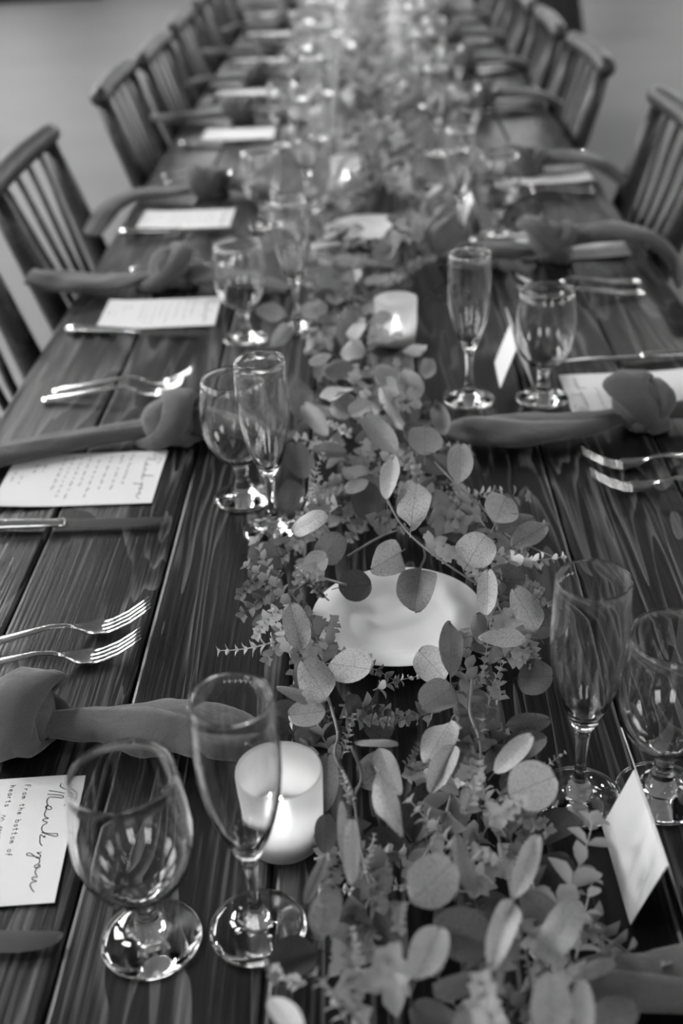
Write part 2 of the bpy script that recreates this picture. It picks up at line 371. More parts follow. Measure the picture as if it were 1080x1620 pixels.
((-0.0807,0.9584,0.8),(-0.0543,0.9474,0.824),(-0.6387,-0.6562,0.4018),0.026,0.6),
((0.0051,1.2126,0.8197),(-0.0312,1.19,0.8243),(0.4369,-0.5624,0.702),0.026,0.4)]
SPRIGS = [
((-0.0974,0.8611,0.79),(-0.1529,0.8485,0.79)),
((-0.0853,0.879,0.81),(-0.1287,0.9169,0.83)),
((0.1106,0.9324,0.82),(0.1692,0.9513,0.81)),
((-0.0845,0.8073,0.81),(-0.1038,0.8482,0.83)),
((-0.0144,0.7842,0.79),(0.024,0.8015,0.79)),
((0.1055,0.6437,0.82),(0.1266,0.6555,0.83)),
((-0.0774,1.1071,0.81),(-0.0634,1.1332,0.84)),
((0.009,0.6651,0.81),(0.0213,0.6667,0.83)),
((-0.0274,0.5632,0.84),(-0.0316,0.5692,0.86)),
((-0.0488,0.485,0.83),(-0.046,0.5152,0.86)),
((0.0007,0.4932,0.83),(0.0062,0.4903,0.86)),
((0.1043,0.8441,0.81),(0.0986,0.7752,0.87)),
((-0.0049,0.4645,0.82),(-0.0024,0.4299,0.88)),
((0.0497,0.4416,0.82),(0.0516,0.4164,0.88)),
((0.0764,0.7247,0.81),(0.0935,0.7504,0.84)),
((0.0749,0.765,0.81),(0.0824,0.7941,0.84)),
((0.0591,0.6667,0.81),(0.0672,0.6817,0.84)),
((0.0503,0.6143,0.81),(0.0607,0.6096,0.85)),
((0.0699,0.6075,0.81),(0.0866,0.5738,0.86)),
((0.0513,0.6573,0.8),(0.0363,0.643,0.82)),
((-0.0555,0.9221,0.79),(-0.0829,0.9174,0.83)),
((-0.0114,1.0411,0.81),(0.0197,0.98,0.83)),
((0.0389,0.9998,0.81),(0.0538,0.9312,0.83)),
((0.0617,1.0625,0.81),(0.0798,0.9593,0.84)),
((0.0567,1.0902,0.81),(0.0342,1.0292,0.83)),
((-0.0701,1.0322,0.81),(-0.0758,1.0592,0.84)),
((-0.0446,1.07,0.81),(-0.0827,1.0507,0.83)),
((0.0123,1.2151,0.81),(-0.009,1.1887,0.84)),
((-0.032,1.2355,0.81),(-0.0597,1.2096,0.84)),
((-0.0593,0.4735,0.81),(-0.0732,0.4717,0.83)),
((-0.0749,0.4739,0.81),(-0.0812,0.4765,0.83)),
((-0.0159,0.517,0.82),(-0.0066,0.5311,0.85)),
((-0.0239,0.4649,0.82),(-0.0265,0.4818,0.85)),
((0.0501,0.5841,0.81),(0.0642,0.5532,0.83)),
((-0.0308,0.4317,0.83),(-0.0484,0.4507,0.85)),
((-0.0396,0.6887,0.8),(-0.0285,0.7052,0.83)),
((-0.029,0.6234,0.81),(-0.0368,0.6306,0.84)),
((-0.024,0.5488,0.82),(-0.0147,0.5685,0.84))]
VINES = [
[(0.0034,0.991,0.86),(0.0153,0.9621,0.85),(0.0304,0.9344,0.845),(0.0561,0.9009,0.84),(0.0936,0.8799,0.82),(0.1048,0.8489,0.81)],
[(0.0663,0.7441,0.83),(0.0605,0.6983,0.835),(0.0658,0.6705,0.83),(0.0654,0.6433,0.82),(0.0725,0.5893,0.81),(0.0711,0.5012,0.85),(0.0789,0.4983,0.81),(0.0799,0.443,0.8)],
[(-0.084,0.8986,0.8),(-0.0623,0.7973,0.81),(-0.0478,0.7282,0.82),(-0.0412,0.6871,0.825),(-0.0431,0.6693,0.82),(-0.0309,0.6429,0.81),(-0.0244,0.5865,0.81),(-0.0161,0.5309,0.81),(-0.0282,0.4728,0.81),(-0.0136,0.4365,0.8)],
[(-0.0437,0.4301,0.87),(-0.034,0.4173,0.87),(-0.023,0.4111,0.86),(-0.0158,0.405,0.85)],
[(-0.037,0.9031,0.82),(-0.0662,0.9232,0.815),(-0.0869,0.9103,0.81)],
[(0.0521,1.1278,0.835),(0.0757,1.0733,0.83),(0.0995,1.0422,0.82),(0.1211,1.0006,0.81),(0.163,0.9438,0.815)],
[(-0.0375,0.9848,0.8),(-0.0053,0.9862,0.82),(0.0199,0.986,0.83)],
[(-0.0302,0.6573,0.84),(-0.0231,0.6486,0.82),(-0.0285,0.6258,0.82)],
[(0.0336,0.9516,0.805),(0.0379,0.9481,0.82),(0.0349,0.9285,0.845)],
[(-0.0792,1.0667,0.79),(-0.032,1.1439,0.8),(0.0123,1.2151,0.81),(-0.0004,1.3604,0.81),(-0.0246,1.5365,0.81),(-0.0737,1.7265,0.81),(-0.0368,2.01,0.79)],
[(0.0428,0.7497,0.82),(0.0584,0.7531,0.82),(0.0663,0.7441,0.83)],
[(0.0927,0.5436,0.81),(0.1036,0.5158,0.8),(0.1062,0.4834,0.81)]]
THANK_YOU = [[(0.0154,0.01),(0.0156,0.0137),(0.0111,0.0173),(0.0069,0.0196),(0.0051,0.0244),(0.007,0.0316),(0.0089,0.0369)],[(0.0242,0.0176),(0.0174,0.0196),(0.0106,0.0219)],[(0.0247,0.0218),(0.0182,0.0229),(0.012,0.0245),(0.0117,0.0272),(0.0173,0.0259),(0.0223,0.0254),(0.0238,0.029),(0.0222,0.0343),(0.0193,0.0366),(0.0186,0.0391),(0.0212,0.0392),(0.0236,0.0367),(0.0226,0.0345),(0.0228,0.0408),(0.0232,0.0437),(0.022,0.0471),(0.0189,0.0493),(0.0223,0.0494),(0.0231,0.0512),(0.0192,0.0539),(0.0219,0.0562),(0.0226,0.0596),(0.0203,0.0641),(0.0138,0.0661),(0.0095,0.0665),(0.0091,0.0691),(0.0131,0.0683),(0.0221,0.0639)],[(0.0189,0.0674),(0.0186,0.0698),(0.0222,0.0663),(0.022,0.0708),(0.0211,0.0751),(0.0188,0.0785)],[(0.0181,0.0848),(0.0199,0.0853),(0.0217,0.0849),(0.0185,0.088),(0.0187,0.0906),(0.0208,0.0904),(0.0261,0.0855),(0.0291,0.0851),(0.0285,0.0872),(0.0234,0.0886),(0.0191,0.0906),(0.018,0.0954),(0.0195,0.097),(0.0211,0.0986),(0.0196,0.1006),(0.0169,0.1),(0.0177,0.0974),(0.019,0.1011),(0.0195,0.1048),(0.017,0.1098),(0.0204,0.1094),(0.02,0.1119),(0.0165,0.1138),(0.02,0.1145),(0.0209,0.117),(0.019,0.121),(0.0166,0.1241)]]

# ================================================================ the setting
def struct(name, mb, m, smooth=False): return tag(mb.build(name, m, None, smooth), kind='structure')
X0, X1, Y0, Y1, ZC = -7.0, 6.0, -4.5, 18.0, 4.2
struct('floor', MB().box((X0-.2, Y0-.2, -.1), (X1+.2, Y1+.2, 0)), M['floor'])
ADDED_SKY = [(-5.6, -3.8, y, y+2.0) for y in (1.0, 4.0, 7.0)]       # unseen skylights, added for key light and sheen; openings cut in the ceiling
cb = MB(); cb.box((X0-.2, Y0-.2, ZC), (-5.6, Y1+.2, ZC+.1)); cb.box((-3.8, Y0-.2, ZC), (X1+.2, Y1+.2, ZC+.1))
yy = Y0-.2
for a, b_, c, d in ADDED_SKY: cb.box((a, yy, ZC), (b_, c, ZC+.1)); yy = d
cb.box((-5.6, yy, ZC), (-3.8, Y1+.2, ZC+.1)); struct('ceiling', cb, M['ceiling'])

def wall_with_windows(name, axis, at_, span, wins, zlo, zhi):
    """wall slab (axis 'x' = plane x = at_), with real openings; wins = [(a, b)] along the wall"""
    mb = MB(); t = .2; s0, s1 = span
    o0, o1 = (at_-t, at_) if at_ < 0 else (at_, at_+t)
    def slab(a, b, z0, z1):
        if b-a < .001: return
        if axis == 'x': mb.box((o0, a, z0), (o1, b, z1))
        else: mb.box((a, o0, z0), (b, o1, z1))
    cur = s0
    for a, b in wins:
        slab(cur, a, 0, ZC); slab(a, b, 0, zlo); slab(a, b, zhi, ZC); cur = b
    slab(cur, s1, 0, ZC)
    struct(name, mb, M['wall'])
    return o0, o1
WN = [0]
def window(axis, at_, a, b, z0, z1, rows, cols):
    WN[0] += 1
    w = tag(empty('window_%d' % WN[0], ((at_, (a+b)/2, z0) if axis == 'x' else ((a+b)/2, at_, z0))), kind='structure')
    sgn = -1 if at_ < 0 else 1
    def bx(mb, u0, u1, d0, d1, h0, h1):
        d0, d1 = sorted((sgn*d0, sgn*d1)); c = (a+b)/2
        if axis == 'x': mb.box((d0, u0-c, h0), (d1, u1-c, h1))
        else: mb.box((u0-c, d0, h0), (u1-c, d1, h1))
    fr = MB(); H = z1-z0
    bx(fr, a, a+.06, .04, .12, 0, H); bx(fr, b-.06, b, .04, .12, 0, H); bx(fr, a+.06, b-.06, .04, .12, 0, .06); bx(fr, a+.06, b-.06, .04, .12, H-.06, H)
    fr.build('window_frame', M['trim'], w, False)
    for i in range(1, cols):
        u = a+(b-a)*i/cols; mu = MB(); bx(mu, u-.03, u+.03, .05, .1, .06, H-.06); mu.build('mullion', M['trim'], w, False)
    for j in range(1, rows):
        z = H*j/rows; mu = MB(); bx(mu, a+.06, b-.06, .055, .095, z-.025, z+.025); mu.build('glazing_bar', M['trim'], w, False)
    for i in range(cols):
        for j in range(rows):
            p = MB(); bx(p, a+(b-a)*i/cols+.03, a+(b-a)*(i+1)/cols-.03, .07, .075, H*j/rows+.03, H*(j+1)/rows-.03); p.build('pane', M['daylight'], w, False)
LW = [(-3.6, -1.6), (-.6, 1.6), (2.6, 4.8), (5.8, 8.0), (9.0, 11.2), (12.2, 14.4)]
wall_with_windows('wall_left', 'x', X0, (Y0, Y1), LW, .9, 3.3)
for a, b in LW: window('x', X0, a, b, .9, 3.3, 2, 2)
ADDED_RW = [(-2.6, -1.0), (1.0, 2.8), (5.0, 6.8), (9.0, 10.8)]  # unseen windows, added to brighten the glass rims
wall_with_windows('wall_right', 'x', X1, (Y0, Y1), ADDED_RW, 1.1, 2.9)
for a, b in ADDED_RW: window('x', X1, a, b, 1.1, 2.9, 2, 2)
FW = [(-6.2, -4.6), (-3.6, -2.0), (-1.0, .6), (1.6, 3.2), (4.0, 5.4)]  # middle ones are unseen, added to backlight glasses and give table sheen
wall_with_windows('wall_far', 'y', Y1, (X0, X1), FW, 2.0, 3.9)
for a, b in FW: window('y', Y1, a, b, 2.0, 3.9, 2, 2)
BW = [(-2.4, -1.0), (1.0, 2.4)]
wall_with_windows('wall_near', 'y', Y0, (X0, X1), BW, 1.0, 3.0)
for a, b in BW: window('y', Y0, a, b, 1.0, 3.0, 2, 2)
for a, b_, c, d in ADDED_SKY:  # glowing roof panes out of view, added as the main light
    WN[0] += 1; w = tag(empty('window_%d' % WN[0], ((a+b_)/2, (c+d)/2, ZC)), kind='structure'); hx, hy = (b_-a)/2, (d-c)/2
    f = MB()
    for q in (-1, 1): f.box((q*hx-.04, -hy-.04, 0), (q*hx+.04, hy+.04, .12)); f.box((-hx+.04, q*hy-.04, 0), (hx-.04, q*hy+.04, .12))
    f.build('window_frame', M['trim'], w, False)
    MB().box((-.03, -hy+.04, .02), (.03, hy-.04, .1)).build('mullion', M['trim'], w, False)
    MB().box((-hx+.04, -.03, .03), (hx-.04, .03, .09)).build('glazing_bar', M['trim'], w, False)
    for sx in (-1, 1):
        for sy in (-1, 1): MB().box((min(0, sx*hx), min(0, sy*hy), .05), (max(0, sx*hx), max(0, sy*hy), .06)).build('pane', M['added_skylight'], w, False)
# low platform along the far left
struct('stage_platform', MB().box((X0, 14.7, 0), (-3.1, Y1, .16), .01), M['black_cloth'])

def added_pendant(x, y, label):  # out-of-view lamp, added to put glints on the glasses
    p = tag(empty('added_pendant_lamp', (x, y, ZC)), label, 'lamp', 'unseen globe lamps added for glints')
    MB().lathe([(.05, 0), (.05, -.02), (.02, -.03), (.001, -.03)], 20).build('ceiling_cup', M['steel_dark'], p)
    MB().tube([(0, 0, -.02), (0, 0, -1.3)], .004, 6).build('cord', M['ink'], p)
    MB().lathe([(.001, -1.29), (.022, -1.3), (.025, -1.36), (.02, -1.37), (.001, -1.37)], 16).build('socket', M['steel_dark'], p)
    MB().lathe([(.001, -1.37)]+[(.06*math.sin(t*math.pi/12), -1.43+.06*math.cos(t*math.pi/12)) for t in range(1, 12)]+[(.001, -1.49)], 20).build('globe', M['lamp'], p)
for i, (x, y) in enumerate([(-2.5, -.6), (2.6, .6), (-2.5, 1.8), (2.6, 3.0), (-2.5, 4.2), (2.6, 5.4), (-2.5, 6.8), (2.6, 8.2)]):
    added_pendant(x, y, 'unseen globe lamp on a cord beside the long table, added for glints, number %s from the front' % ('one', 'two', 'three', 'four', 'five', 'six', 'seven', 'eight')[i])

# black cloth-covered high table on the floor, far right
bt = tag(empty('draped_cocktail_table', (1.28, 9.7, 0)), 'tall black cloth-draped table standing on the floor beyond the right-hand chairs', 'table')
rows = []
for z, r in ((0.0, .40), (.3, .35), (.6, .31), (.95, .30), (1.08, .31), (1.1, .30)):
    rows.append([((r+.022*math.sin(9*a)*(1.1-z))*math.cos(a), (r+.022*math.sin(9*a)*(1.1-z))*math.sin(a), z) for a in [2*math.pi*i/72 for i in range(72)]])
MB().grid(rows, True).build('tablecloth', M['black_cloth'], bt)
MB().lathe([(.001, 1.09), (.3, 1.09), (.302, 1.1), (.3, 1.105), (.001, 1.105)], 40).build('table_top', M['black_cloth'], bt)

# ================================================================ the long table
table = tag(empty('farm_table', (0, 3.4, 0)), 'long dark-stained farmhouse table of seven planks running down the hall', 'table')
TY0, TY1 = -.35, 7.1
edges = [-.521, -.378, -.234, -.0903, .0527, .1955, .339, .487]
for i in range(7):
    a, b = edges[i]+.0014, edges[i+1]-.0014
    mb = MB(); n = 40; rows = []
    for k in range(n+1):
        y = TY0+(TY1-TY0)*k/n
        w = lambda q: .0009*noise.noise(Vector((q*30, y*2, i*5.0)))
        dz = .0008*noise.noise(Vector((i*3.0, y*1.5, 1)))
        c = .0035; za = T+dz
        prof = [(a, T-.04), (a+w(1), za-c), (a+c*.35, za-c*.3), (a+c*1.1, za), (b-c*1.1, za), (b-c*.35, za-c*.3), (b+w(2), za-c), (b, T-.04)]
        rows.append([(x-(edges[0]+edges[-1])/2*0, y-3.4, z) for x, z in prof])
    mb.grid(rows, True); m_ = len(prof)
    mb.f.append(tuple(range(m_))); mb.f.append(tuple(reversed(range(n*m_, (n+1)*m_))))
    mb.build('plank', M['plank'], table, False)
for x in (-.42, .39): MB().box((x-.015, TY0+.15-3.4, T-.14), (x+.015, TY1-.15-3.4, T-.04), .003).build('apron', M['plank'], table, False)
for y in (TY0+.15, TY1-.15): MB().box((-.435, y-3.415, T-.14), (.405, y-3.385, T-.04), .003).build('apron_end', M['plank'], table, False)
for y in (TY0+.25, 2.01, 4.775, TY1-.25):
    for x in (-.38, .35): MB().box((x-.045, y-3.445, 0), (x+.045, y-3.355, T-.04), .006).build('leg', M['plank'], table, False)

# ================================================================ chairs
def make_chair():
    """faces +x (towards the table); origin on the floor under the seat"""
    c = empty('spindle_back_chair')
    mb = MB(); rows = []
    ring = [(math.cos(t), math.sin(t)) for t in [2*math.pi*i/28 for i in range(28)]]
    sq = lambda v: math.copysign(abs(v)**.55, v)
    for z, s in ((.425, .93), (.43, .98), (.445, 1.0), (.452, .97)): rows.append([(sq(u)*.205*s, sq(v)*(.215-.02*(-u))*s, z) for u, v in ring])
    rows.append([(sq(u)*.15, sq(v)*.15, .447) for u, v in ring]); rows.append([(sq(u)*.01, sq(v)*.01, .445) for u, v in ring])
    mb.grid(rows, True); mb.f.append(tuple(reversed(range(28)))); mb.build('seat', M['chair'], c, True, 50)
    TR = (-.335, .905)                                # top rail x, z
    rx = lambda z: -.19+(TR[0]+.19)*((z-.44)/(TR[1]-.44))
    for s in (-1, 1):
        # back post: thick, tapering, continues as the rear leg
        MB().tube([(rx(z), s*(.185+.028*(z-.44)/.46), z) for z in (.40, .5, .65, .8, .893)], [.021, .024, .023, .019, .0155], 12, 1.15).build('back_post', M['chair'], c)
        MB().tube([(-.17, s*.17, .435), (-.19, s*.18, .25), (-.215, s*.195, 0)], [.019, .018, .013], 10).build('leg', M['chair'], c)
        MB().tube([(.16, s*.17, .435), (.17, s*.18, .25), (.19, s*.195, 0)], [.019, .018, .013], 10).build('leg', M['chair'], c)
        MB().tube([(-.195, s*.183, .2), (0, s*.186, .2), (.175, s*.184, .2)], [.009, .012, .009], 8).build('stretcher', M['chair'], c)
    MB().tube([(0, -.186, .2), (0, 0, .2), (0, .186, .2)], [.009, .012, .009], 8).build('stretcher', M['chair'], c)
    n = 15; pts = []; rad = []
    for k in range(n+1):
        t = -1+2*k/n; pts.append((TR[0]-.010*(1-t*t)+.003, t*.247, TR[1]+.004)); rad.append(.0215 if abs(t) > .97 else .0225+.002*(1-t*t))
    pts = [(pts[0][0], pts[0][1]-.006, pts[0][2])]+pts+[(pts[-1][0], pts[-1][1]+.006, pts[-1][2])]; rad = [.013]+rad+[.013]
    MB().tube(pts, rad, 14).build('top_rail', M['chair'], c)
    for k in range(4):                                # spindles fan out from the seat
        u = (k-1.5)/1.5; z1 = .895
        MB().tube([(rx(.44)+.01, u*.06, .44), (rx(.66)-.004, u*.088, .66), (rx(z1)-.006*(1-(u*.6)**2), u*.138, z1)], [.0085, .0085, .006], 8).build('spindle', M['chair'], c)
    return c
chair0 = make_chair()
POS = ['nearest', 'second', 'third', 'fourth', 'fifth', 'sixth', 'seventh', 'eighth', 'ninth']
chair_y = {'left': [1.70, 2.32, 3.2, 3.73, 4.38, 5.05, 5.75], 'right': [1.72, 2.42, 3.27, 3.9, 4.5, 5.15, 5.8]}
chair_x = {'left': [-.69, -.69, -.665, -.645, -.65, -.66, -.66], 'right': [.63, .63, .585, .567, .56, .565, .57]}
first = True
for side in ('left', 'right'):
    for i, y in enumerate(chair_y[side]):
        c = chair0 if first else copy_tree(chair0); first = False
        xr = chair_x[side][i]
        if side == 'left': c.location = (xr+.335, y, 0); c.rotation_euler.z = R.uniform(-.02, .02)
        else: c.location = (xr-.335, y, 0); c.rotation_euler.z = math.pi+R.uniform(-.02, .02)
        tag(c, 'dark wooden spindle-back chair, %s in view on the %s of the table' % (POS[i], side), 'chair', 'spindle-back chairs along the table')

# ================================================================ glassware
def glass_mesh(outer, inner, name, n=56):
    mb = MB(); mb.lathe(outer+inner, n); return mb
def make_goblet():
    g = empty('water_goblet')
    foot = [(.001, 0), (.0335, 0), (.0352, .0012), (.0350, .0026), (.030, .0034), (.020, .0058), (.0125, .0095), (.0095, .0135), (.0105, .0155), (.0085, .0185), (.0098, .0215), (.0078, .025), (.0072, .034), (.0085, .041), (.0092, .044), (.001, .044)]
    MB().lathe(foot, 56).build('foot_and_stem', M['glass'], g)
    bowl = [(.001, .0441), (.0092, .0441), (.013, .0475), (.022, .0535), (.031, .064), (.0370, .077), (.0402, .092), (.0405, .108), (.0388, .126), (.0362, .142), (.0347, .1500), (.0349, .1512), (.0346, .1522), (.0339, .1527), (.0333, .1522), (.0332, .1512), (.0336, .1500),
            (.0352, .141), (.0378, .126), (.0395, .108), (.0392, .0925), (.0360, .0778), (.0301, .0653), (.0212, .0552), (.012, .0498), (.001, .0480)]
    MB().lathe(bowl, 64).build('bowl', M['glass'], g)
    return g
def make_flute():
    g = empty('champagne_flute')
    foot = [(.001, 0), (.0325, 0), (.0342, .0011), (.0340, .0024), (.028, .0031), (.018, .0052), (.0105, .009), (.0075, .0125), (.0088, .0145), (.0068, .0175), (.0048, .025), (.0043, .045), (.0052, .062), (.0068, .071), (.001, .071)]
    MB().lathe(foot, 56).build('foot_and_stem', M['glass'], g)
    bowl = [(.001, .0711), (.0068, .0711), (.010, .077), (.0155, .090), (.0215, .108), (.0258, .128), (.0278, .148), (.0280, .168), (.0272, .188), (.0265, .2028), (.0267, .2040), (.0264, .2048), (.0258, .2053), (.0252, .2048), (.0250, .2040), (.0252, .2028),
            (.026, .188), (.0267, .168), (.0265, .148), (.0244, .129), (.020, .1095), (.0140, .0925), (.0075, .081), (.001, .078)]
    MB().lathe(bowl, 64).build('bowl', M['glass'], g)
    return g
gob0, flu0 = make_goblet(), make_flute()
GOB = {'left': [(-.172, .553), (-.162, 1.183), (-.204, 1.69), (-.217, 2.297), (-.215, 3.02), (-.2, 3.62), (-.215, 4.2), (-.2, 4.85), (-.21, 5.5)],
       'right': [(.208, .682), (.217, 1.428), (.234, 2.179), (.225, 2.87), (.23, 3.48), (.22, 4.1), (.23, 4.75), (.22, 5.4)]}
FLU = {'left': [(-.098, .56), (-.122, 1.104), (-.126, 1.728), (-.134, 2.40), (-.14, 3.08), (-.13, 3.7), (-.14, 4.3), (-.13, 4.95), (-.14, 5.6)],
       'right': [(.144, .68), (.119, 1.432), (.162, 2.165), (.155, 2.851), (.15, 3.42), (.15, 4.02), (.16, 4.66), (.15, 5.3)]}
uses = 0
for src, tab, nm, cat in ((gob0, GOB, 'short-stemmed round water goblet', 'goblet'), (flu0, FLU, 'tall slender champagne flute', 'champagne flute')):
    k = 0
    for side in ('left', 'right'):
        for i, (x, y) in enumerate(tab[side]):
            g = src if k == 0 else copy_tree(src); k += 1
            g.location = (x, y, T+.0008); g.rotation_euler.z = R.uniform(0, 6)
            tag(g, 'empty %s at the %s place setting on the %s of the table' % (nm, POS[i], side), cat, 'water goblets' if src is gob0 else 'champagne flutes')

# ================================================================ votives
def make_votive():
    v = empty('votive_candle')
    prof = [(.001, 0), (.026, 0), (.0285, .002), (.0305, .02), (.0325, .066), (.0322, .0685), (.0310, .0690), (.0300, .066), (.0282, .022), (.0265, .008), (.001, .006)]
    MB().lathe(prof, 48).build('frosted_cup', M['frost'], v)
    c = MB().lathe([(.001, .0062), (.0225, .0065), (.0228, .0200), (.0215, .021), (.0190, .0195), (.001, .0190)], 32).build('candle', M['wax'], v)
    MB().tube([(0, 0, .019), (.0004, 0, .024)], .0007, 6).build('wick', M['ink'], c)
    MB().lathe([(.0004, .0225), (.0030, .0265), (.0034, .030), (.0022, .036), (.0004, .043)], 14).build('flame', M['flame'], c)
    ld = bpy.data.lights.new('candle_glow', 'POINT'); ld.energy = CANDLE_W; ld.shadow_soft_size = .006
    lo = bpy.data.objects.new('candle_glow', ld); COL.objects.link(lo); lo.parent = c; lo.location = (0, -.012, .030)
    return v
CANDLE_W = .015
vot0 = make_votive()
for k, (x, y, lab) in enumerate([(-.084, .645, 'frosted glass votive with a lit candle beside the nearest flute on the left'), (.028, 1.655, 'frosted votive glowing at the right edge of the greenery behind the large white plate'),
        (-.057, 2.567, 'blurred lit votive among the greenery just beyond the second white plate'), (-.055, 4.50, 'blurred lit votive far down the runner, fourth from the front'), (.0, 5.5, 'small far lit votive near the top of the picture')]):
    v = vot0 if k == 0 else copy_tree(vot0)
    v.location = (x, y, T+.0008); tag(v, lab, 'candle', 'frosted votives along the runner')

# ================================================================ plates
def make_plate():
    p = empty('bread_plate')
    prof = [(.001, .002), (.040, .002), (.042, 0), (.046, 0), (.048, .003), (.062, .0095), (.0875, .0165), (.0885, .0178), (.0870, .0186), (.063, .0128), (.0535, .0085), (.048, .0062), (.001, .0060)]
    MB().lathe(prof, 72).build('dish', M['china'], p, True, 60)
    return p
pl0 = make_plate(); pl0.scale = (.93, .93, .93)
for k, (x, y, lab) in enumerate([(.010, .915, 'round white china plate sunk in the greenery, sharp in the middle of the picture'), (-.012, 2.215, 'white plate half covered by leaves behind the second votive'), (.03, 3.72, 'blurred white plate far down the runner')]):
    p = pl0 if k == 0 else copy_tree(pl0); p.location = (x, y, T+.0008); tag(p, lab, 'plate', 'white plates in the runner')

# ================================================================ cutlery
def make_fork():
    """tines point to +x, origin under the middle"""
    f = empty('dinner_fork')
    def bar(path, ws, th, n=10):
        mb = MB(); rows = []
        for (x, z), w, t in zip(path, ws, th):
            rows.append([(x, w*math.cos(a), z+t*math.sin(a)) for a in [2*math.pi*i/n for i in range(n)]])
        mb.grid(rows, True); mb.f.append(tuple(reversed(range(n)))); mb.f.append(tuple(range((len(rows)-1)*n, len(rows)*n))); return mb
    bar([(-.102, .004), (-.1, .004), (-.09, .0045), (-.06, .007), (-.02, .012), (.005, .0145), (.02, .0125), (.030, .008)], [.003, .0075, .0102, .0085, .0055, .0036, .003, .0034], [.0008, .0014, .0018, .0018, .0018, .0017, .0016, .0013]).build('handle', M['steel'], f)
    mb = MB(); rows = []                                # bowl-shaped shoulder of the fork
    for x, w, z in ((.028, .0032, .0085), (.033, .006, .0065), (.039, .0095, .0045), (.045, .0112, .0035), (.055, .0117, .0032), (.0555, .0117, .0032)):
        rows.append([(x, w*u, z+.0016*u*u) for u in (-1, -.6, -.2, .2, .6, 1)]+[(x, w*u, z+.0016*u*u-.0015) for u in (1, .6, .2, -.2, -.6, -1)])
    mb.grid(rows, True); mb.f.append(tuple(reversed(range(12)))); mb.f.append(tuple(range(60, 72))); mb.build('head', M['steel'], f, True, 40)
    for k in range(4):
        y = (k-1.5)*.0062
        bar([(.053, .0032), (.065, .0045), (.080, .0105), (.095, .019), (.1025, .0245)], [.0016, .0015, .0013, .001, .0005], [.0010, .0010, .0009, .0007, .0004], 6)
        mb = MB(); rows = []
        for x, z, w in ((.053, .0026, .0021), (.065, .0040, .0019), (.080, .0095, .0017), (.095, .0180, .0013), (.1025, .0230, .0006)):
            rows.append([(x, y+w*math.cos(a), z+.0009*math.sin(a)) for a in [2*math.pi*i/8 for i in range(8)]])
        mb.grid(rows, True); mb.f.append(tuple(reversed(range(8)))); mb.f.append(tuple(range(32, 40))); mb.build('tine', M['steel'], f)
    return f
def make_knife():
    """blade tip at +x"""
    k = empty('dinner_knife'); n = 12
    mb = MB(); rows = []
    for x, w, t in ((-.1175, .004, .003), (-.115, .008, .0055), (-.10, .0098, .0062), (-.07, .0088, .0055), (-.02, .0072, .0045), (.0, .0070, .0042), (.004, .0078, .0045), (.007, .0070, .0025)):
        rows.append([(x, w*math.cos(a), .0062+t*math.sin(a)) for a in [2*math.pi*i/n for i in range(n)]])
    mb.grid(rows, True); mb.f.append(tuple(reversed(range(n)))); mb.f.append(tuple(range(7*n, 8*n))); mb.build('handle', M['steel'], k)
    mb = MB(); rows = []
    for x, a, b, t in ((.004, -.006, .0065, .0012), (.02, -.0085, .0075, .0011), (.06, -.0098, .0078, .0010), (.09, -.0095, .0078, .0009), (.107, -.0065, .0076, .0007), (.116, -.001, .0072, .0005), (.1185, .0045, .0062, .0004)):
        rows.append([(x, a, .0045), (x, (a+b)/2, .0055+t), (x, b, .0055+t), (x, b, .0055-t), (x, (a+b)/2, .0045-t*.5)])
    mb.grid(rows, True); mb.f.append((4, 3, 2, 1, 0)); mb.f.append(tuple(range(30, 35))); mb.build('blade', M['steel_dark'], k, True, 30)
    return k
fork0, knife0 = make_fork(), make_knife()
# forks: (x, y, angle, label)
FK = [(-.330, .912, .26, 'upper of the two crossed-tine forks on the left, just beyond the nearest knotted napkin'), (-.333, .870, .16, 'lower of the two overlapping forks on the left beyond the nearest napkin'),
      (-.362, 1.520, .10, 'far fork of the blurred pair beyond the second napkin on the left'), (-.370, 1.487, .06, 'near fork of the blurred pair touching the second napkin on the left'),
      (-.345, 2.06, .08, 'blurred fork beyond the third napkin on the left'), (-.35, 2.02, .04, 'blurred fork touching the third napkin on the left'),
      (-.37, 2.68, 0, 'blurred fork beyond the fourth napkin on the left'), (-.39, 2.75, 0, 'far fork of the pair beyond the fourth napkin on the left'),
      (.338, 1.225, math.pi-.03, 'far fork of the pair in front of the second napkin on the right'), (.338, 1.167, math.pi-.07, 'near fork of the pair in front of the second napkin on the right'),
      (.335, 1.87, math.pi, 'far fork of the pair in front of the third napkin on the right'), (.33, 1.815, math.pi, 'near fork of the pair in front of the third napkin on the right'),
      (.36, 2.48, math.pi, 'far fork of the pair in front of the fourth napkin on the right'), (.36, 2.44, math.pi, 'near fork of the pair in front of the fourth napkin on the right'),
      (.35, 3.29, math.pi, 'blurred fork in front of the fifth napkin on the right')]
for k, (x, y, a, lab) in enumerate(FK):
    f = fork0 if k == 0 else copy_tree(fork0); f.location = (x, y, T+.0012); f.rotation_euler.z = a; tag(f, lab, 'fork', 'steel dinner forks')
KN = [(-.352, .552, -.03, 'left', 0), (-.366, 1.128, -.02, 'left', 1), (-.381, 1.728, -.19, 'left', 2), (-.39, 2.282, -.06, 'left', 3), (-.375, 3.075, 0, 'left', 4), (-.37, 3.70, 0, 'left', 5), (-.378, 4.325, 0, 'left', 6), (-.378, 4.97, 0, 'left', 7), (-.376, 5.77, 0, 'left', 8),
      (.378, 1.548, math.pi+.06, 'right', 1), (.350, 2.172, math.pi+.2, 'right', 2), (.38, 2.775, math.pi+.1, 'right', 3), (.38, 3.62, math.pi, 'right', 4)]
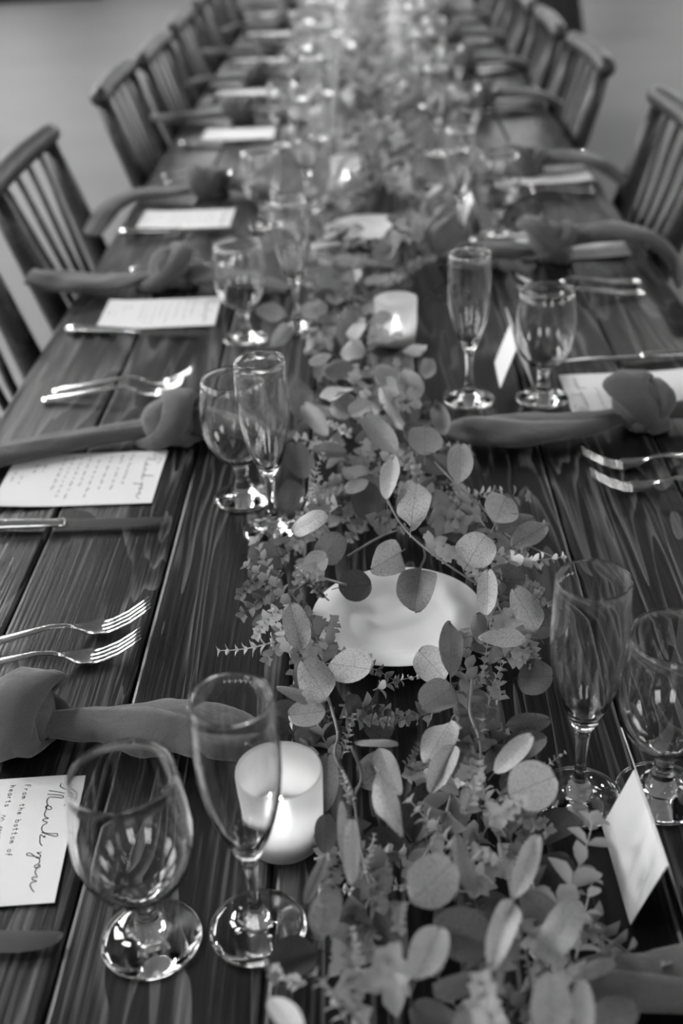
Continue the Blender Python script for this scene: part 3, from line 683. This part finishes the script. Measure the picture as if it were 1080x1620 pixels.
for k, (x, y, a, side, i) in enumerate(KN):
    f = knife0 if k == 0 else copy_tree(knife0); f.location = (x, y, T+.0012); f.rotation_euler.z = a
    tag(f, 'polished steel dinner knife beside the %s card on the %s of the table' % (POS[i], side), 'knife', 'steel dinner knives')

# ================================================================ thank-you cards
def stroke(mb, pts, w, z=.0006):
    """flat pen stroke on the card; pts in card coordinates (u from the top edge, v along the line)"""
    P = smooth_path([(a, b, 0) for a, b in pts], 4) if len(pts) > 2 else [Vector((a, b, 0)) for a, b in pts]
    n = len(P); rows = []
    for j, p in enumerate(P):
        t = P[min(j+1, n-1)]-P[max(j-1, 0)]
        if t.length < 1e-7: t = Vector((1, 0, 0))
        t.normalize(); q = Vector((-t.y, t.x, 0))*w/2
        rows.append([(*(p-q).xy, z), (*(p+q).xy, z)])
    mb.grid(rows)
GL = {  # simple hand-printed letters: strokes in a unit box, x to the right, y up
 'a': [[(.8,.55),(.4,.65),(.1,.3),(.3,0),(.7,.15),(.8,.6),(.85,0)]], 'b': [[(.1,1.1),(.12,0)],[(.12,.45),(.5,.6),(.8,.3),(.5,0),(.12,.1)]],
 'e': [[(.1,.3),(.75,.38),(.5,.65),(.15,.4),(.25,.05),(.8,.1)]], 'f': [[(.75,1.05),(.4,1.0),(.35,.5),(.3,-.1)],[(.05,.55),(.7,.58)]],
 'F': [[(.15,1.05),(.15,0)],[(.15,1.05),(.8,1.08)],[(.15,.6),(.6,.62)]], 'h': [[(.12,1.1),(.12,0)],[(.12,.35),(.5,.62),(.72,.4),(.75,0)]],
 'i': [[(.4,.6),(.42,0)],[(.4,.85),(.42,.9)]], 'm': [[(.05,.6),(.08,0)],[(.08,.4),(.3,.6),(.42,.35),(.42,0)],[(.42,.4),(.65,.6),(.8,.35),(.82,0)]],
 'n': [[(.1,.6),(.12,0)],[(.12,.38),(.5,.62),(.72,.4),(.75,0)]], 'o': [[(.5,.62),(.15,.4),(.3,.02),(.7,.1),(.75,.5),(.45,.62)]],
 'r': [[(.15,.6),(.17,0)],[(.17,.35),(.4,.58),(.7,.55)]], 's': [[(.75,.55),(.35,.62),(.25,.4),(.65,.25),(.55,.02),(.1,.06)]],
 't': [[(.4,1.0),(.4,.1),(.7,.03)],[(.05,.62),(.75,.66)]], 'u': [[(.1,.6),(.15,.1),(.5,.03),(.75,.3),(.78,.6),(.82,0)]],
}
def write(mb, text, u, v, h, adv, w, slope=0.0):
    for ch in text:
        for st in GL.get(ch, []): stroke(mb, [(-(u-(y*h)) if False else u-y*h, v+x*adv*.82) for x, y in st], w)
        v += adv; u += slope*adv
def scribble(mb, u, v0, v1, h, w, seed):
    r = random.Random(seed); v = v0
    while v < v1-.003:
        L_ = r.uniform(.006, .016); L_ = min(L_, v1-v); n = max(3, int(L_/.0014)); pts = []
        for k in range(n): pts.append((u-(h*(.5+.5*(k % 2)) if r.random() < .85 else h*1.5)*(k % 2)*1.0-r.uniform(0, .0004), v+L_*k/n))
        stroke(mb, pts, w); v += L_+r.uniform(.003, .005)
def make_card(kind):
    """origin: the corner at the top edge and the reader's left; card extends along -x (u) and -y (v) in its own frame"""
    c = empty('thank_you_card'); W, H = .135, .190
    mb = MB(); rows = []
    cz = lambda u: .0006+.004*max(0, (u-.10)/.09)**2
    for k in range(13):
        u = H*k/12; rows.append([(-u, 0, cz(u)+.0004), (-u, -W, cz(u)+.0004), (-u, -W, cz(u)), (-u, 0, cz(u))])
    mb.grid(rows, True); mb.f.append((3, 2, 1, 0)); mb.f.append((48, 49, 50, 51)); mb.build('paper', M['paper'], c, False)
    if kind != 'blank':
        t = MB(); wt = .00085 if kind == 'near' else .0009
        for s in THANK_YOU: stroke(t, s, wt)
        lines = [('From the bottom of', .045, .0088, .0044), ('hearts', .057, .0085, .0043)]
        for tx, u, v, adv in lines: write(t, tx, u, v, .0042, adv, .00055)
        for k, (u, v0, v1) in enumerate([(.057, .042, .105), (.071, .012, .10), (.085, .02, .118), (.097, .012, .09), (.108, .012, .12), (.119, .012, .115), (.129, .012, .105), (.150, .03, .05), (.160, .03, .055), (.172, .06, .085), (.182, .05, .08)]):
            scribble(t, u, v0, v1, .0026, .0005, k+3)
        vv = []
        for x, y, z in t.v: vv.append((-x, -y, cz(x)+.0006))
        t.v = vv; t.f = [tuple(reversed(f)) for f in t.f]
        t.build('lettering', M['ink'], c, False)
    return c
card0 = make_card('near'); blank0 = make_card('blank')
CARDS = [(-.256, .721, .06, 'left', 0), (-.270, 1.312, 0, 'left', 1), (-.262, 1.889, .02, 'left', 2), (-.290, 2.443, .0, 'left', 3), (-.254, 3.25, 0, 'left', 4), (-.285, 3.83, 0, 'left', 5), (-.29, 4.44, 0, 'left', 6), (-.30, 5.12, 0, 'left', 7), (-.315, 5.79, 0, 'left', 8),
         (.249, 1.367, math.pi+.0, 'right', 1), (.262, 2.012, math.pi, 'right', 2), (.285, 2.535, math.pi, 'right', 3), (.30, 3.40, math.pi, 'right', 4), (.30, 4.05, math.pi, 'right', 5)]
ub = uc = 0
for x, y, a, side, i in CARDS:
    if i < 4: c = card0 if uc == 0 else copy_tree(card0); uc += 1
    else: c = blank0 if ub == 0 else copy_tree(blank0); ub += 1
    c.location = (x, y, T+.0012); c.rotation_euler.z = a
    tag(c, ('white handwritten thank-you card' if i < 4 else 'out-of-focus white card')+' lying at the %s place on the %s of the table' % (POS[i], side), 'card', 'cards at the place settings')

# ================================================================ folded place cards
def make_tent(dx, bx=.017, ext=.035):
    t = empty('folded_place_card'); rz, L_ = .056, .093
    def panel(p0, p1, y0, y1, deckle, nm):
        mb = MB(); rows = []; n = 10; d = Vector((p1[0]-p0[0], 0, p1[1]-p0[1])).normalized(); nn = Vector((-d.z, 0, d.x))*.0005
        for k in range(n+1):
            f = k/n; x = p0[0]+(p1[0]-p0[0])*f; z = p0[1]+(p1[1]-p0[1])*f
            bow = .0022*math.sin(f*math.pi); yy = y1+(deckle*(.004*noise.noise(Vector((f*9, 3, dx*10)))+(.012*(1-f))))
            rows.append([(x+nn.x*0+bow*nn.x/.0005*.4, y0, z), (x+bow*nn.x/.0005*.4, yy, z), (x+nn.x*2, yy, z+nn.z*2), (x+nn.x*2, y0, z+nn.z*2)])
        mb.grid(rows, True); mb.f.append((3, 2, 1, 0)); mb.f.append((40, 41, 42, 43)); mb.build(nm, M['paper'], t, False)
    panel((-.020, .0005), (0, rz), -L_/2, L_/2, 0, 'front_panel')
    panel((0, rz), (bx, .0005), -L_/2, L_/2+ext, 1, 'back_panel')
    return t
t0 = make_tent(0); t0.location = (.179, .603, T+.0005); t0.rotation_euler.z = .03
tag(t0, 'small folded white place card standing beside the nearest flute on the right', 'place card', 'folded place cards')
t1 = make_tent(1, .024, .06); t1.location = (.186, 1.512, T+.0005); t1.rotation_euler.z = -.02
tag(t1, 'small folded white place card between the second flute and goblet on the right', 'place card', 'folded place cards')
t2 = copy_tree(t0); t2.location = (.19, 2.27, T+.0005); tag(t2, 'blurred folded white place card behind the third flute on the right', 'place card', 'folded place cards')

# ================================================================ knotted napkins
def cloth_roll(path, widths, heights, roll0, turns, seed, n_s=40, per=9, shrink=.42):
    """a napkin rolled into a loose spiral, swept along the path; flattened, with the free edge showing"""
    P = smooth_path(path, per); m = len(P); mb = MB(); rows = []
    def lerp(a, t):
        t *= len(a)-1; i = min(int(t), len(a)-2); f = t-i; f = f*f*(3-2*f); return a[i]*(1-f)+a[i+1]*f
    th = .0011
    def sec(j, inset):
        p = P[j]; t = (P[min(j+1, m-1)]-P[max(j-1, 0)]).normalized()
        s = Vector((0, 0, 1)).cross(t); s.normalize(); u = t.cross(s)
        f = j/(m-1); w = lerp(widths, f); h = lerp(heights, f); out = []
        for k in range(n_s):
            q = k/(n_s-1); a = roll0+turns*2*math.pi*q+1.1*(f-.5)
            r = 1-shrink*q
            wr = 1+.17*noise.noise(Vector((math.cos(a)*1.3+seed, math.sin(a)*1.3, f*6)))+.06*noise.noise(Vector((math.cos(a)*4+seed, math.sin(a)*4, f*12)))+.05*math.sin(a*3+f*9+seed)
            out.append(p+s*(math.cos(a)*(w*r*wr-inset))+u*(math.sin(a)*(h*r*wr-inset)))
        return out
    for j in range(m):
        o = sec(j, 0); i_ = sec(j, th); rows.append(o+i_[::-1])
    for r in rows:
        for p in r: p.z = max(p.z, T+.0015) if abs(p.x+.017) < .50 else p.z
    mb.grid(rows, True); c = 2*n_s
    mb.f.append(tuple(reversed(range(c)))) ; mb.f.append(tuple(range((m-1)*c, m*c)))
    return mb
def ring_band(center, axis_dir, tilt, rx, rz, bw, th, seed, n=30):
    """band of cloth wrapped round the roll: the visible loop of the knot"""
    t = Vector(axis_dir).normalized(); s = Vector((0, 0, 1)).cross(t); s.normalize(); u = t.cross(s)
    mb = MB(); rows = []; k = 14
    for i in range(n):
        a = 2*math.pi*i/n; row = []
        for q in range(k):
            b = 2*math.pi*q/k; cb, sb = math.cos(b), math.sin(b)
            cb = math.copysign(abs(cb)**.8, cb)
            wid = bw*(1+.22*math.sin(a+seed)); along = cb*wid+tilt*math.sin(a)*rx+.006*math.sin(2*a+seed)
            rr = 1+.09*noise.noise(Vector((math.cos(a)*1.5, math.sin(a)*1.5+seed, cb*2.3)))+.055*math.sin(cb*6+seed+a*2.2)
            o = sb*th*(1-.2*abs(cb))
            row.append(Vector(center)+t*along+s*(math.cos(a)*(rx*rr+o-abs(cb)**2*.004))+u*(math.sin(a)*(rz*rr+o-abs(cb)**2*.004)))
        rows.append(row)
    rows.append(rows[0])
    for r in rows[:-1]:
        for p in r: p.z = max(p.z, T+.0012)
    mb.grid(rows, True)
    core = []                                         # bunched cloth inside the loop
    for i in range(13):
        f = math.pi*i/12; row = []
        for q in range(20):
            b = 2*math.pi*q/20; rr = math.sin(f)*(1+.10*math.sin(b*3+seed)+.06*math.sin(b*5+f*3))
            p = Vector(center)+t*(-math.cos(f)*bw*1.45)+s*(math.cos(b)*rr*rx*.93)+u*(math.sin(b)*rr*rz*.93); p.z = max(p.z, T+.0012); row.append(p)
        core.append(row)
    mb.grid(core, True); return mb
def napkin(label, a, knot, b, wa, wb, seed, ha=(.010, .013, .010), hb=(.010, .012, .008), kr=(.030, .024), kdir=None, tilt=.5):
    na = empty('knotted_napkin', (0, 0, 0)); tag(na, label, 'napkin', 'grey knotted napkins')
    K = Vector(knot); kd = kdir or (1, 0, 0)
    if a: cloth_roll(a, wa, ha, 1.9, 1.3, seed).build('tail', M['linen'], na)
    if b: cloth_roll(b, wb, hb, 1.7, 1.3, seed+5).build('tail', M['linen'], na)
    if knot:
        kn = ring_band(K, kd, tilt, kr[0], kr[1], .024, .008, seed).build('knot', M['linen'], na)
        ring_band(K+Vector((.014, -.004, -.002)), kd, -tilt*.8, kr[0]*.82, kr[1]*.8, .015, .007, seed+2).build('knot_fold', M['linen'], kn)
    base = K if knot else Vector(a[0])
    off = Vector((base.x, base.y, T))
    for ch in na.children: ch.data.transform(Matrix.Translation(-off))
    for ch in na.children:
        for g in ch.children: g.data.transform(Matrix.Translation(-off))
    na.location = off
    return na
Z = T+.002
napkin('grey knotted napkin lying behind the nearest goblet and flute on the left', [(-.62, .75, T+.03), (-.50, .79, T+.018), (-.40, .78, T+.018), (-.33, .765, T+.02)], (-.322, .772, T+.026),
       [(-.30, .765, T+.018), (-.25, .768, T+.017), (-.19, .758, T+.022), (-.14, .748, T+.02), (-.07, .722, T+.008)], (.04, .045, .04, .022), (.014, .024, .036, .036, .012), 1.0, hb=(.012, .014, .020, .017, .004), kr=(.040, .026), tilt=.3)
napkin('grey knotted napkin behind the second card on the left, crossing behind the goblet', [(-.60, 1.245, T+.03), (-.49, 1.29, T+.016), (-.40, 1.325, T+.015), (-.31, 1.348, T+.018), (-.285, 1.35, T+.018)], (-.272, 1.350, T+.028),
       [(-.26, 1.35, T+.02), (-.225, 1.355, T+.022), (-.18, 1.34, T+.018), (-.11, 1.31, T+.008)], (.03, .03, .026, .022, .016), (.016, .030, .026, .012), 2.0, ha=(.013, .014, .014, .012, .010), hb=(.01, .018, .014, .006), kr=(.044, .029), tilt=.45)
napkin('grey knotted napkin at the third place on the left, flared end over the edge', [(-.60, 1.95, T+.034), (-.54, 1.95, T+.02), (-.46, 1.95, T+.016), (-.39, 1.96, T+.018)], (-.36, 1.965, T+.032),
       [(-.34, 1.965, T+.02), (-.29, 1.955, T+.02), (-.22, 1.93, T+.016), (-.14, 1.89, T+.008)], (.052, .058, .042, .018), (.018, .046, .042, .018), 3.0, ha=(.007, .014, .012, .01), hb=(.01, .016, .014, .006), kr=(.046, .036), tilt=.6)
napkin('grey knotted napkin at the fourth place on the left whose end droops off the table', [(-.61, 2.46, T-.045), (-.575, 2.50, T-.005), (-.52, 2.53, T+.018), (-.44, 2.55, T+.018), (-.38, 2.55, T+.02)], (-.366, 2.56, T+.03),
       [(-.35, 2.56, T+.02), (-.31, 2.575, T+.024), (-.26, 2.56, T+.018), (-.19, 2.51, T+.008)], (.034, .048, .042, .034, .018), (.018, .046, .042, .018), 4.0, ha=(.006, .012, .012, .01, .01), hb=(.01, .018, .014, .006), kr=(.042, .034), tilt=-.5)
far_left = [(3.36, 5.0), (3.95, 6.0), (4.55, 7.0), (5.23, 8.0), (5.9, 9.0)]
for i, (y, sd) in enumerate(far_left):
    napkin('blurred grey knotted napkin at the %s place on the left' % POS[4+i], [(-.61, y, T+(.0 if i % 2 else .02)), (-.55, y, T+.018), (-.47, y+.02, T+.018), (-.39, y, T+.02)], (-.37, y, T+.03),
           [(-.36, y, T+.02), (-.3, y, T+.022), (-.24, y-.01, T+.018), (-.17, y-.03, T+.008)], (.034, .050, .044, .018), (.018, .048, .042, .018), sd, kr=(.046, .034), tilt=.5 if i % 2 else -.5)
napkin('grey knotted napkin in the bottom right corner behind the nearest place card', [(.09, .505, T+.008), (.14, .500, T+.018), (.20, .50, T+.02), (.27, .51, T+.02)], (.30, .515, T+.028), [(.32, .51, T+.02), (.42, .51, T+.018), (.5, .5, T+.012)], (.012, .026, .03, .02), (.014, .03, .026), 12.0, kr=(.04, .03))
napkin('grey knotted napkin on the right with its knot standing over the handwritten card', [(.075, 1.335, T+.010), (.12, 1.31, T+.018), (.185, 1.305, T+.019), (.25, 1.318, T+.017), (.305, 1.335, T+.018)], (.325, 1.338, T+.032),
       [(.34, 1.335, T+.02), (.39, 1.34, T+.02), (.47, 1.34, T+.02), (.55, 1.33, T+.0)], (.014, .036, .042, .030, .016), (.014, .024, .028, .02), 13.0, ha=(.006, .016, .018, .014, .012), kr=(.038, .034), tilt=-.45)
napkin('grey knotted napkin on the right draped over the edge, behind the second goblet', [(.10, 2.03, T+.008), (.16, 2.03, T+.02), (.23, 2.02, T+.022), (.285, 2.02, T+.02)], (.305, 2.02, T+.034),
       [(.33, 2.03, T+.024), (.40, 2.05, T+.036), (.48, 2.05, T+.026), (.53, 2.04, T-.01), (.55, 2.03, T-.06)], (.022, .042, .042, .024), (.022, .040, .044, .040, .026), 14.0, ha=(.006, .016, .016, .012), hb=(.01, .016, .016, .012, .006), kr=(.046, .036), tilt=-.6)
napkin('grey knotted napkin on the right over a white card, fourth from the front', [(.20, 2.61, T+.008), (.26, 2.62, T+.018), (.33, 2.62, T+.022)], (.335, 2.62, T+.03),
       [(.35, 2.62, T+.022), (.43, 2.64, T+.032), (.50, 2.62, T+.02), (.56, 2.60, T-.02)], (.024, .044, .026), (.02, .040, .044, .036), 15.0, ha=(.006, .016, .012), hb=(.01, .014, .014, .01), kr=(.04, .034), tilt=-.5)
for i, y in enumerate((3.42, 4.02, 4.62, 5.25)):
    napkin('blurred grey knotted napkin at the %s place on the right' % POS[4+i], [(.16, y, T+.01), (.22, y+.02, T+.018), (.29, y+.01, T+.02)], (.31, y+.01, T+.03),
           [(.33, y+.01, T+.022), (.40, y+.02, T+.026), (.48, y+.01, T+.02), (.55, y, T-.01)], (.022, .048, .026), (.022, .044, .046, .032), 20.0+i, ha=(.006, .014, .012), hb=(.01, .014, .014, .008), kr=(.038, .032))

# ================================================================ greenery
gar = tag(empty('eucalyptus_garland', (0, 1.0, T)), 'long garland of round-leaved and small-leaved eucalyptus running down the middle of the table', 'garland')
GO = Vector((0, 1.0, T))
def leaf_mesh(seed, fold, cup, curl, wave, tipy=.0):
    r = random.Random(seed); mb = MB(); rows = []; nv, nu = 11, 8
    # outline: rounded blade, slightly pointed at the base
    for j in range(nv+1):
        v = .5-.5*math.cos(math.pi*j/nv); w = .5*math.sqrt(max(0, 1-(2*v-1)**2))*(1-.10*(v-.5)); w *= 1-.25*max(0, 1-v/.16); v -= .03*(1 if j == nv else 0)
        row = []
        for i in range(nu+1):
            u = -1+2*i/nu; x = u*w; y = v
            z = fold*abs(x)*1.0 + cup*(x*x)*1.6 + curl*(v-.5)**2 + wave*math.sin(v*7+seed)*u*.06*abs(u) + .02*noise.noise(Vector((x*3+seed, y*3, 0)))
            row.append((x*(1-abs(fold)*.2), y, z))
        rows.append(row)
    mb.grid(rows)
    # short stalk
    mb.tube([(0, .03, rows[0][4][2]-.004), (0, -.08, -.02), (.01, -.2, -.07)], [.014, .013, .014], 5)
    return mb.mesh('leaf')
LM = [leaf_mesh(i, f, c, k, w) for i, (f, c, k, w) in enumerate([(.05, .15, .1, .6), (.15, .1, -.15, .8), (0, -.18, .2, 1), (.45, 0, .15, .5), (-.12, .2, -.2, 1), (.08, -.1, -.3, 1.2), (.8, 0, .1, .3)])]
for m_ in LM: m_.materials.append(M['leaf'])
def leaf(B, Tp, nrm, wid, tone, mi=None):
    B, Tp, nrm = Vector(B)-GO, Vector(Tp)-GO, Vector(nrm)
    ay = Tp-B; ln = ay.length; ay.normalize(); nz = (nrm-ay*nrm.dot(ay)).normalized(); axx = ay.cross(nz)
    me = LM[R.choice([0, 0, 1, 2, 3, 4, 5]) if mi is None else mi]; hz = (ln+wid)/2
    o = bpy.data.objects.new('leaf', me); COL.objects.link(o); o.parent = gar
    o.matrix_local = Matrix(((axx.x*wid, ay.x*ln, nz.x*hz, B.x), (axx.y*wid, ay.y*ln, nz.y*hz, B.y), (axx.z*wid, ay.z*ln, nz.z*hz, B.z), (0, 0, 0, 1)))
    o['tone'] = float(tone)
    return o
def sprig_mesh(seed, nodes, big):
    """thin stalk with whorls of small pointed leaves; unit length along +y"""
    r = random.Random(seed); mb = MB(); cx = r.uniform(-.12, .12); cz = r.uniform(.02, .14)
    P = [Vector((cx*(t*t), t, cz*math.sin(t*2.6))) for t in [k/7 for k in range(8)]]
    mb.tube(P, [.016-.010*k/7 for k in range(8)], 5)
    for k in range(nodes):
        t = .10+.88*k/(nodes-1); p = Vector((cx*t*t, t, cz*math.sin(t*2.6))); rot = k*1.25+r.uniform(-.3, .3)
        L_ = big*(1.0-.45*t)*r.uniform(.8, 1.15); nl = 3 if r.random() < .6 else 2
        if k == nodes-1: nl = 4; L_ *= .8
        for q in range(nl):
            a = rot+q*2*math.pi/nl; out = Vector((math.cos(a), r.uniform(.35, .95), math.sin(a))).normalized()
            side = out.cross(Vector((0, 1, 0))).normalized(); nn = side.cross(out)
            rows = []
            for v, w, b in ((0, .05, 0), (.3, .30, .05), (.62, .34, .03), (.86, .16, -.04), (1, .01, -.10)):
                c = p+out*(L_*v)+nn*(L_*b); rows.append([c-side*w*L_+nn*L_*.10*w*3, c, c+side*w*L_+nn*L_*.10*w*3])
            mb.grid(rows)
    return mb.mesh('small_leaf_sprig')
SM = [sprig_mesh(40+i, n, b) for i, (n, b) in enumerate([(8, .21), (6, .26), (9, .20), (6, .28), (7, .24), (5, .33)])]
for m_ in SM: m_.materials.append(M['small_leaf'])
def sprig(B, Tp, roll=0, me=None):
    B, Tp = Vector(B)-GO, Vector(Tp)-GO; ay = Tp-B; ln = ay.length; ay.normalize()
    nz = Vector((0, 0, 1))-ay*ay.z
    if nz.length < .05: nz = Vector((1, 0, 0))
    nz.normalize(); axx = ay.cross(nz); q = Matrix.Rotation(roll, 3, ay); nz = q @ nz; axx = q @ axx
    o = bpy.data.objects.new('small_leaf_sprig', me or R.choice(SM)); COL.objects.link(o); o.parent = gar
    o.matrix_local = Matrix(((axx.x*ln, ay.x*ln, nz.x*ln, B.x), (axx.y*ln, ay.y*ln, nz.y*ln, B.y), (axx.z*ln, ay.z*ln, nz.z*ln, B.z), (0, 0, 0, 1)))
    return o
nl = ns = 0
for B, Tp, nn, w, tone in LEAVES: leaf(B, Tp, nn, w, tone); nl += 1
for B, Tp in SPRIGS: sprig(B, Tp, R.uniform(0, 6)); ns += 1
for v in VINES:
    P = [p-GO for p in smooth_path(v, 5)]
    MB().tube(P, [.0013-.0004*k/len(P) for k in range(len(P))], 6).build('vine', M['stem'], gar)

# strands: centre lines on the table (x, y, half width)
STR = [[(-.045, .46, .035), (-.035, .62, .035), (-.048, .74, .035), (-.085, .88, .028), (-.095, .99, .03), (-.075, 1.09, .045), (-.03, 1.17, .05)],
       [(.10, .44, .045), (.075, .58, .045), (.07, .72, .04), (.095, .84, .035), (.115, .95, .035), (.09, 1.05, .04), (.045, 1.12, .05), (.0, 1.2, .05)],
       [(-.0, 1.16, .075), (-.01, 1.35, .075), (-.04, 1.55, .07), (-.05, 1.75, .085), (-.04, 1.95, .09)],
       [(-.05, 1.95, .06), (-.11, 2.1, .05), (-.10, 2.35, .05), (-.02, 2.45, .08)], [(.0, 1.95, .06), (.08, 2.08, .05), (.10, 2.3, .05), (.03, 2.45, .08)],
       [(0, 2.42, .08), (.0, 2.8, .085), (.03, 3.2, .085), (.03, 3.55, .08), (-.07, 3.7, .04), (0, 3.9, .08), (0, 4.4, .08), (0, 5.0, .08), (0, 5.8, .08), (0, 6.4, .08)],
       [(.08, 3.5, .04), (.14, 3.7, .03), (.08, 3.9, .05)]]
CL = []
for st in STR:
    P = smooth_path([(x, y, w) for x, y, w in st], 8); CL.append(P)
seg = []
for P in CL:
    for a, b in zip(P, P[1:]):
        seg.append((a, b, (Vector((b.x-a.x, b.y-a.y)).length)))
def on_plate(x, y, pad=0):
    return any((x-px)**2+(y-py)**2 < (.088+pad)**2 for px, py in ((.012, .925), (-.012, 2.215), (.03, 3.72)))
FEET = [p for t in (GOB, FLU) for s in t.values() for p in s]
def on_votive(x, y): return any((x-px)**2+(y-py)**2 < .046**2 for px, py in FEET) or any((x-px)**2+(y-py)**2 < .05**2 for px, py in ((-.084, .645), (.028, 1.655), (-.057, 2.567), (-.055, 4.5), (0, 5.5)))
def sample(y0, y1):
    while True:
        a, b, l = R.choices(seg, [s[2]*s[0].z for s in seg])[0]
        t = R.random(); c = a.lerp(b, t)
        if not y0 <= c.y <= y1: continue
        d = Vector((b.x-a.x, b.y-a.y, 0)).normalized(); off = R.gauss(0, .40)*c.z
        x, y = c.x+d.y*off, c.y-d.x*off
        return x, y, off/c.z, d, c.z
# small-leaved sprigs fill the strands
def fill_sprigs(n, y0, y1):
    global ns
    k = 0
    while k < n:
        x, y, o, d, w = sample(y0, y1); L_ = R.uniform(.045, .085)
        z = T+.006+.055*max(0, 1-o*o)*R.random()
        dirv = (d*R.choice((-1, -1, -1, 1))+Vector((d.y, -d.x, 0))*(o*.9+R.uniform(-.6, .6))+Vector((0, 0, R.uniform(.0, .55)))).normalized()
        tip = Vector((x, y, z))+dirv*L_
        if tip.z < T+.01: tip.z = T+.012
        if on_plate(x, y) or on_plate(tip.x, tip.y, -.012) or on_votive(tip.x, tip.y) or on_votive(x, y): continue
        sprig((x, y, z), tip, R.uniform(0, 6)); ns += 1; k += 1
fill_sprigs(118, .44, 1.25); fill_sprigs(75, 1.25, 2.45)
# low round leaves under the strands, toned dark to paint in the shade, then the blurred ones behind
def fill_leaves(n, y0, y1, zlo, zhi, size, tones, spread=1.15):
    global nl
    k = 0
    while k < n:
        x, y, o, d, w = sample(y0, y1); x += R.uniform(-.012, .012)*spread
        L_ = R.uniform(*size); z = T+R.uniform(zlo, zhi)*max(.35, 1-.4*o*o)
        a = R.uniform(0, 2*math.pi); out = Vector((math.cos(a)*.8+o*.8, math.sin(a)*.8-.1, R.uniform(-.15, .5))).normalized()
        tip = Vector((x, y, z))+out*L_
        if tip.z < T+.006: tip.z = T+.008
        cx, cy = (x+tip.x)/2, (y+tip.y)/2
        if on_plate(cx, cy, .0) or on_plate(tip.x, tip.y, -.01) or on_votive(cx, cy) or on_votive(tip.x, tip.y): continue
        n_ = Vector((R.uniform(-.5, .5), R.uniform(-.7, .3), 1)).normalized()
        leaf((x, y, z), tip, n_, L_*R.uniform(.7, 1.0), R.uniform(*tones)); nl += 1; k += 1
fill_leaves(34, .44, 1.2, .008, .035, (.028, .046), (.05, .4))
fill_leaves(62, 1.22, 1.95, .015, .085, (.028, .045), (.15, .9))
fill_leaves(55, 1.9, 2.9, .015, .085, (.03, .048), (.15, .9))
fill_leaves(max(0, 298-nl), 2.8, 4.6, .015, .085, (.032, .05), (.2, 1.0))
# everything farther down the runner, too blurred to pick apart: one part
def stuff_mass(name, meshes, n, y0, y1, m, size, zr):
    mb = MB()
    for _ in range(n):
        x, y, o, d, w = sample(y0, y1)
        if on_plate(x, y, -.01) or on_votive(x, y): continue
        me = R.choice(meshes); L_ = R.uniform(*size)
        q = (Matrix.Translation(Vector((x, y, T+R.uniform(*zr)))-GO) @ Matrix.Rotation(R.uniform(0, 6.28), 4, 'Z') @ Matrix.Rotation(R.uniform(0, .7), 4, 'X') @ Matrix.Rotation(R.uniform(-.7, .7), 4, 'Y') @ Matrix.Scale(L_, 4))
        b = len(mb.v); mb.v += [tuple(q @ v.co) for v in me.vertices]; mb.f += [tuple(b+i for i in p.vertices) for p in me.polygons]
    o = mb.build(name, m, gar); o['kind'] = 'stuff'; o['tone'] = .6
    return o
stuff_mass('distant_foliage', LM[:4], 130, 2.6, 6.4, M['leaf'], (.03, .045), (.01, .06))
stuff_mass('distant_sprigs', SM, 300, 2.3, 6.4, M['small_leaf'], (.05, .08), (.01, .06))
stuff_mass('under_sprigs', SM, 60, .44, 2.3, M['small_leaf'], (.04, .07), (.004, .03))
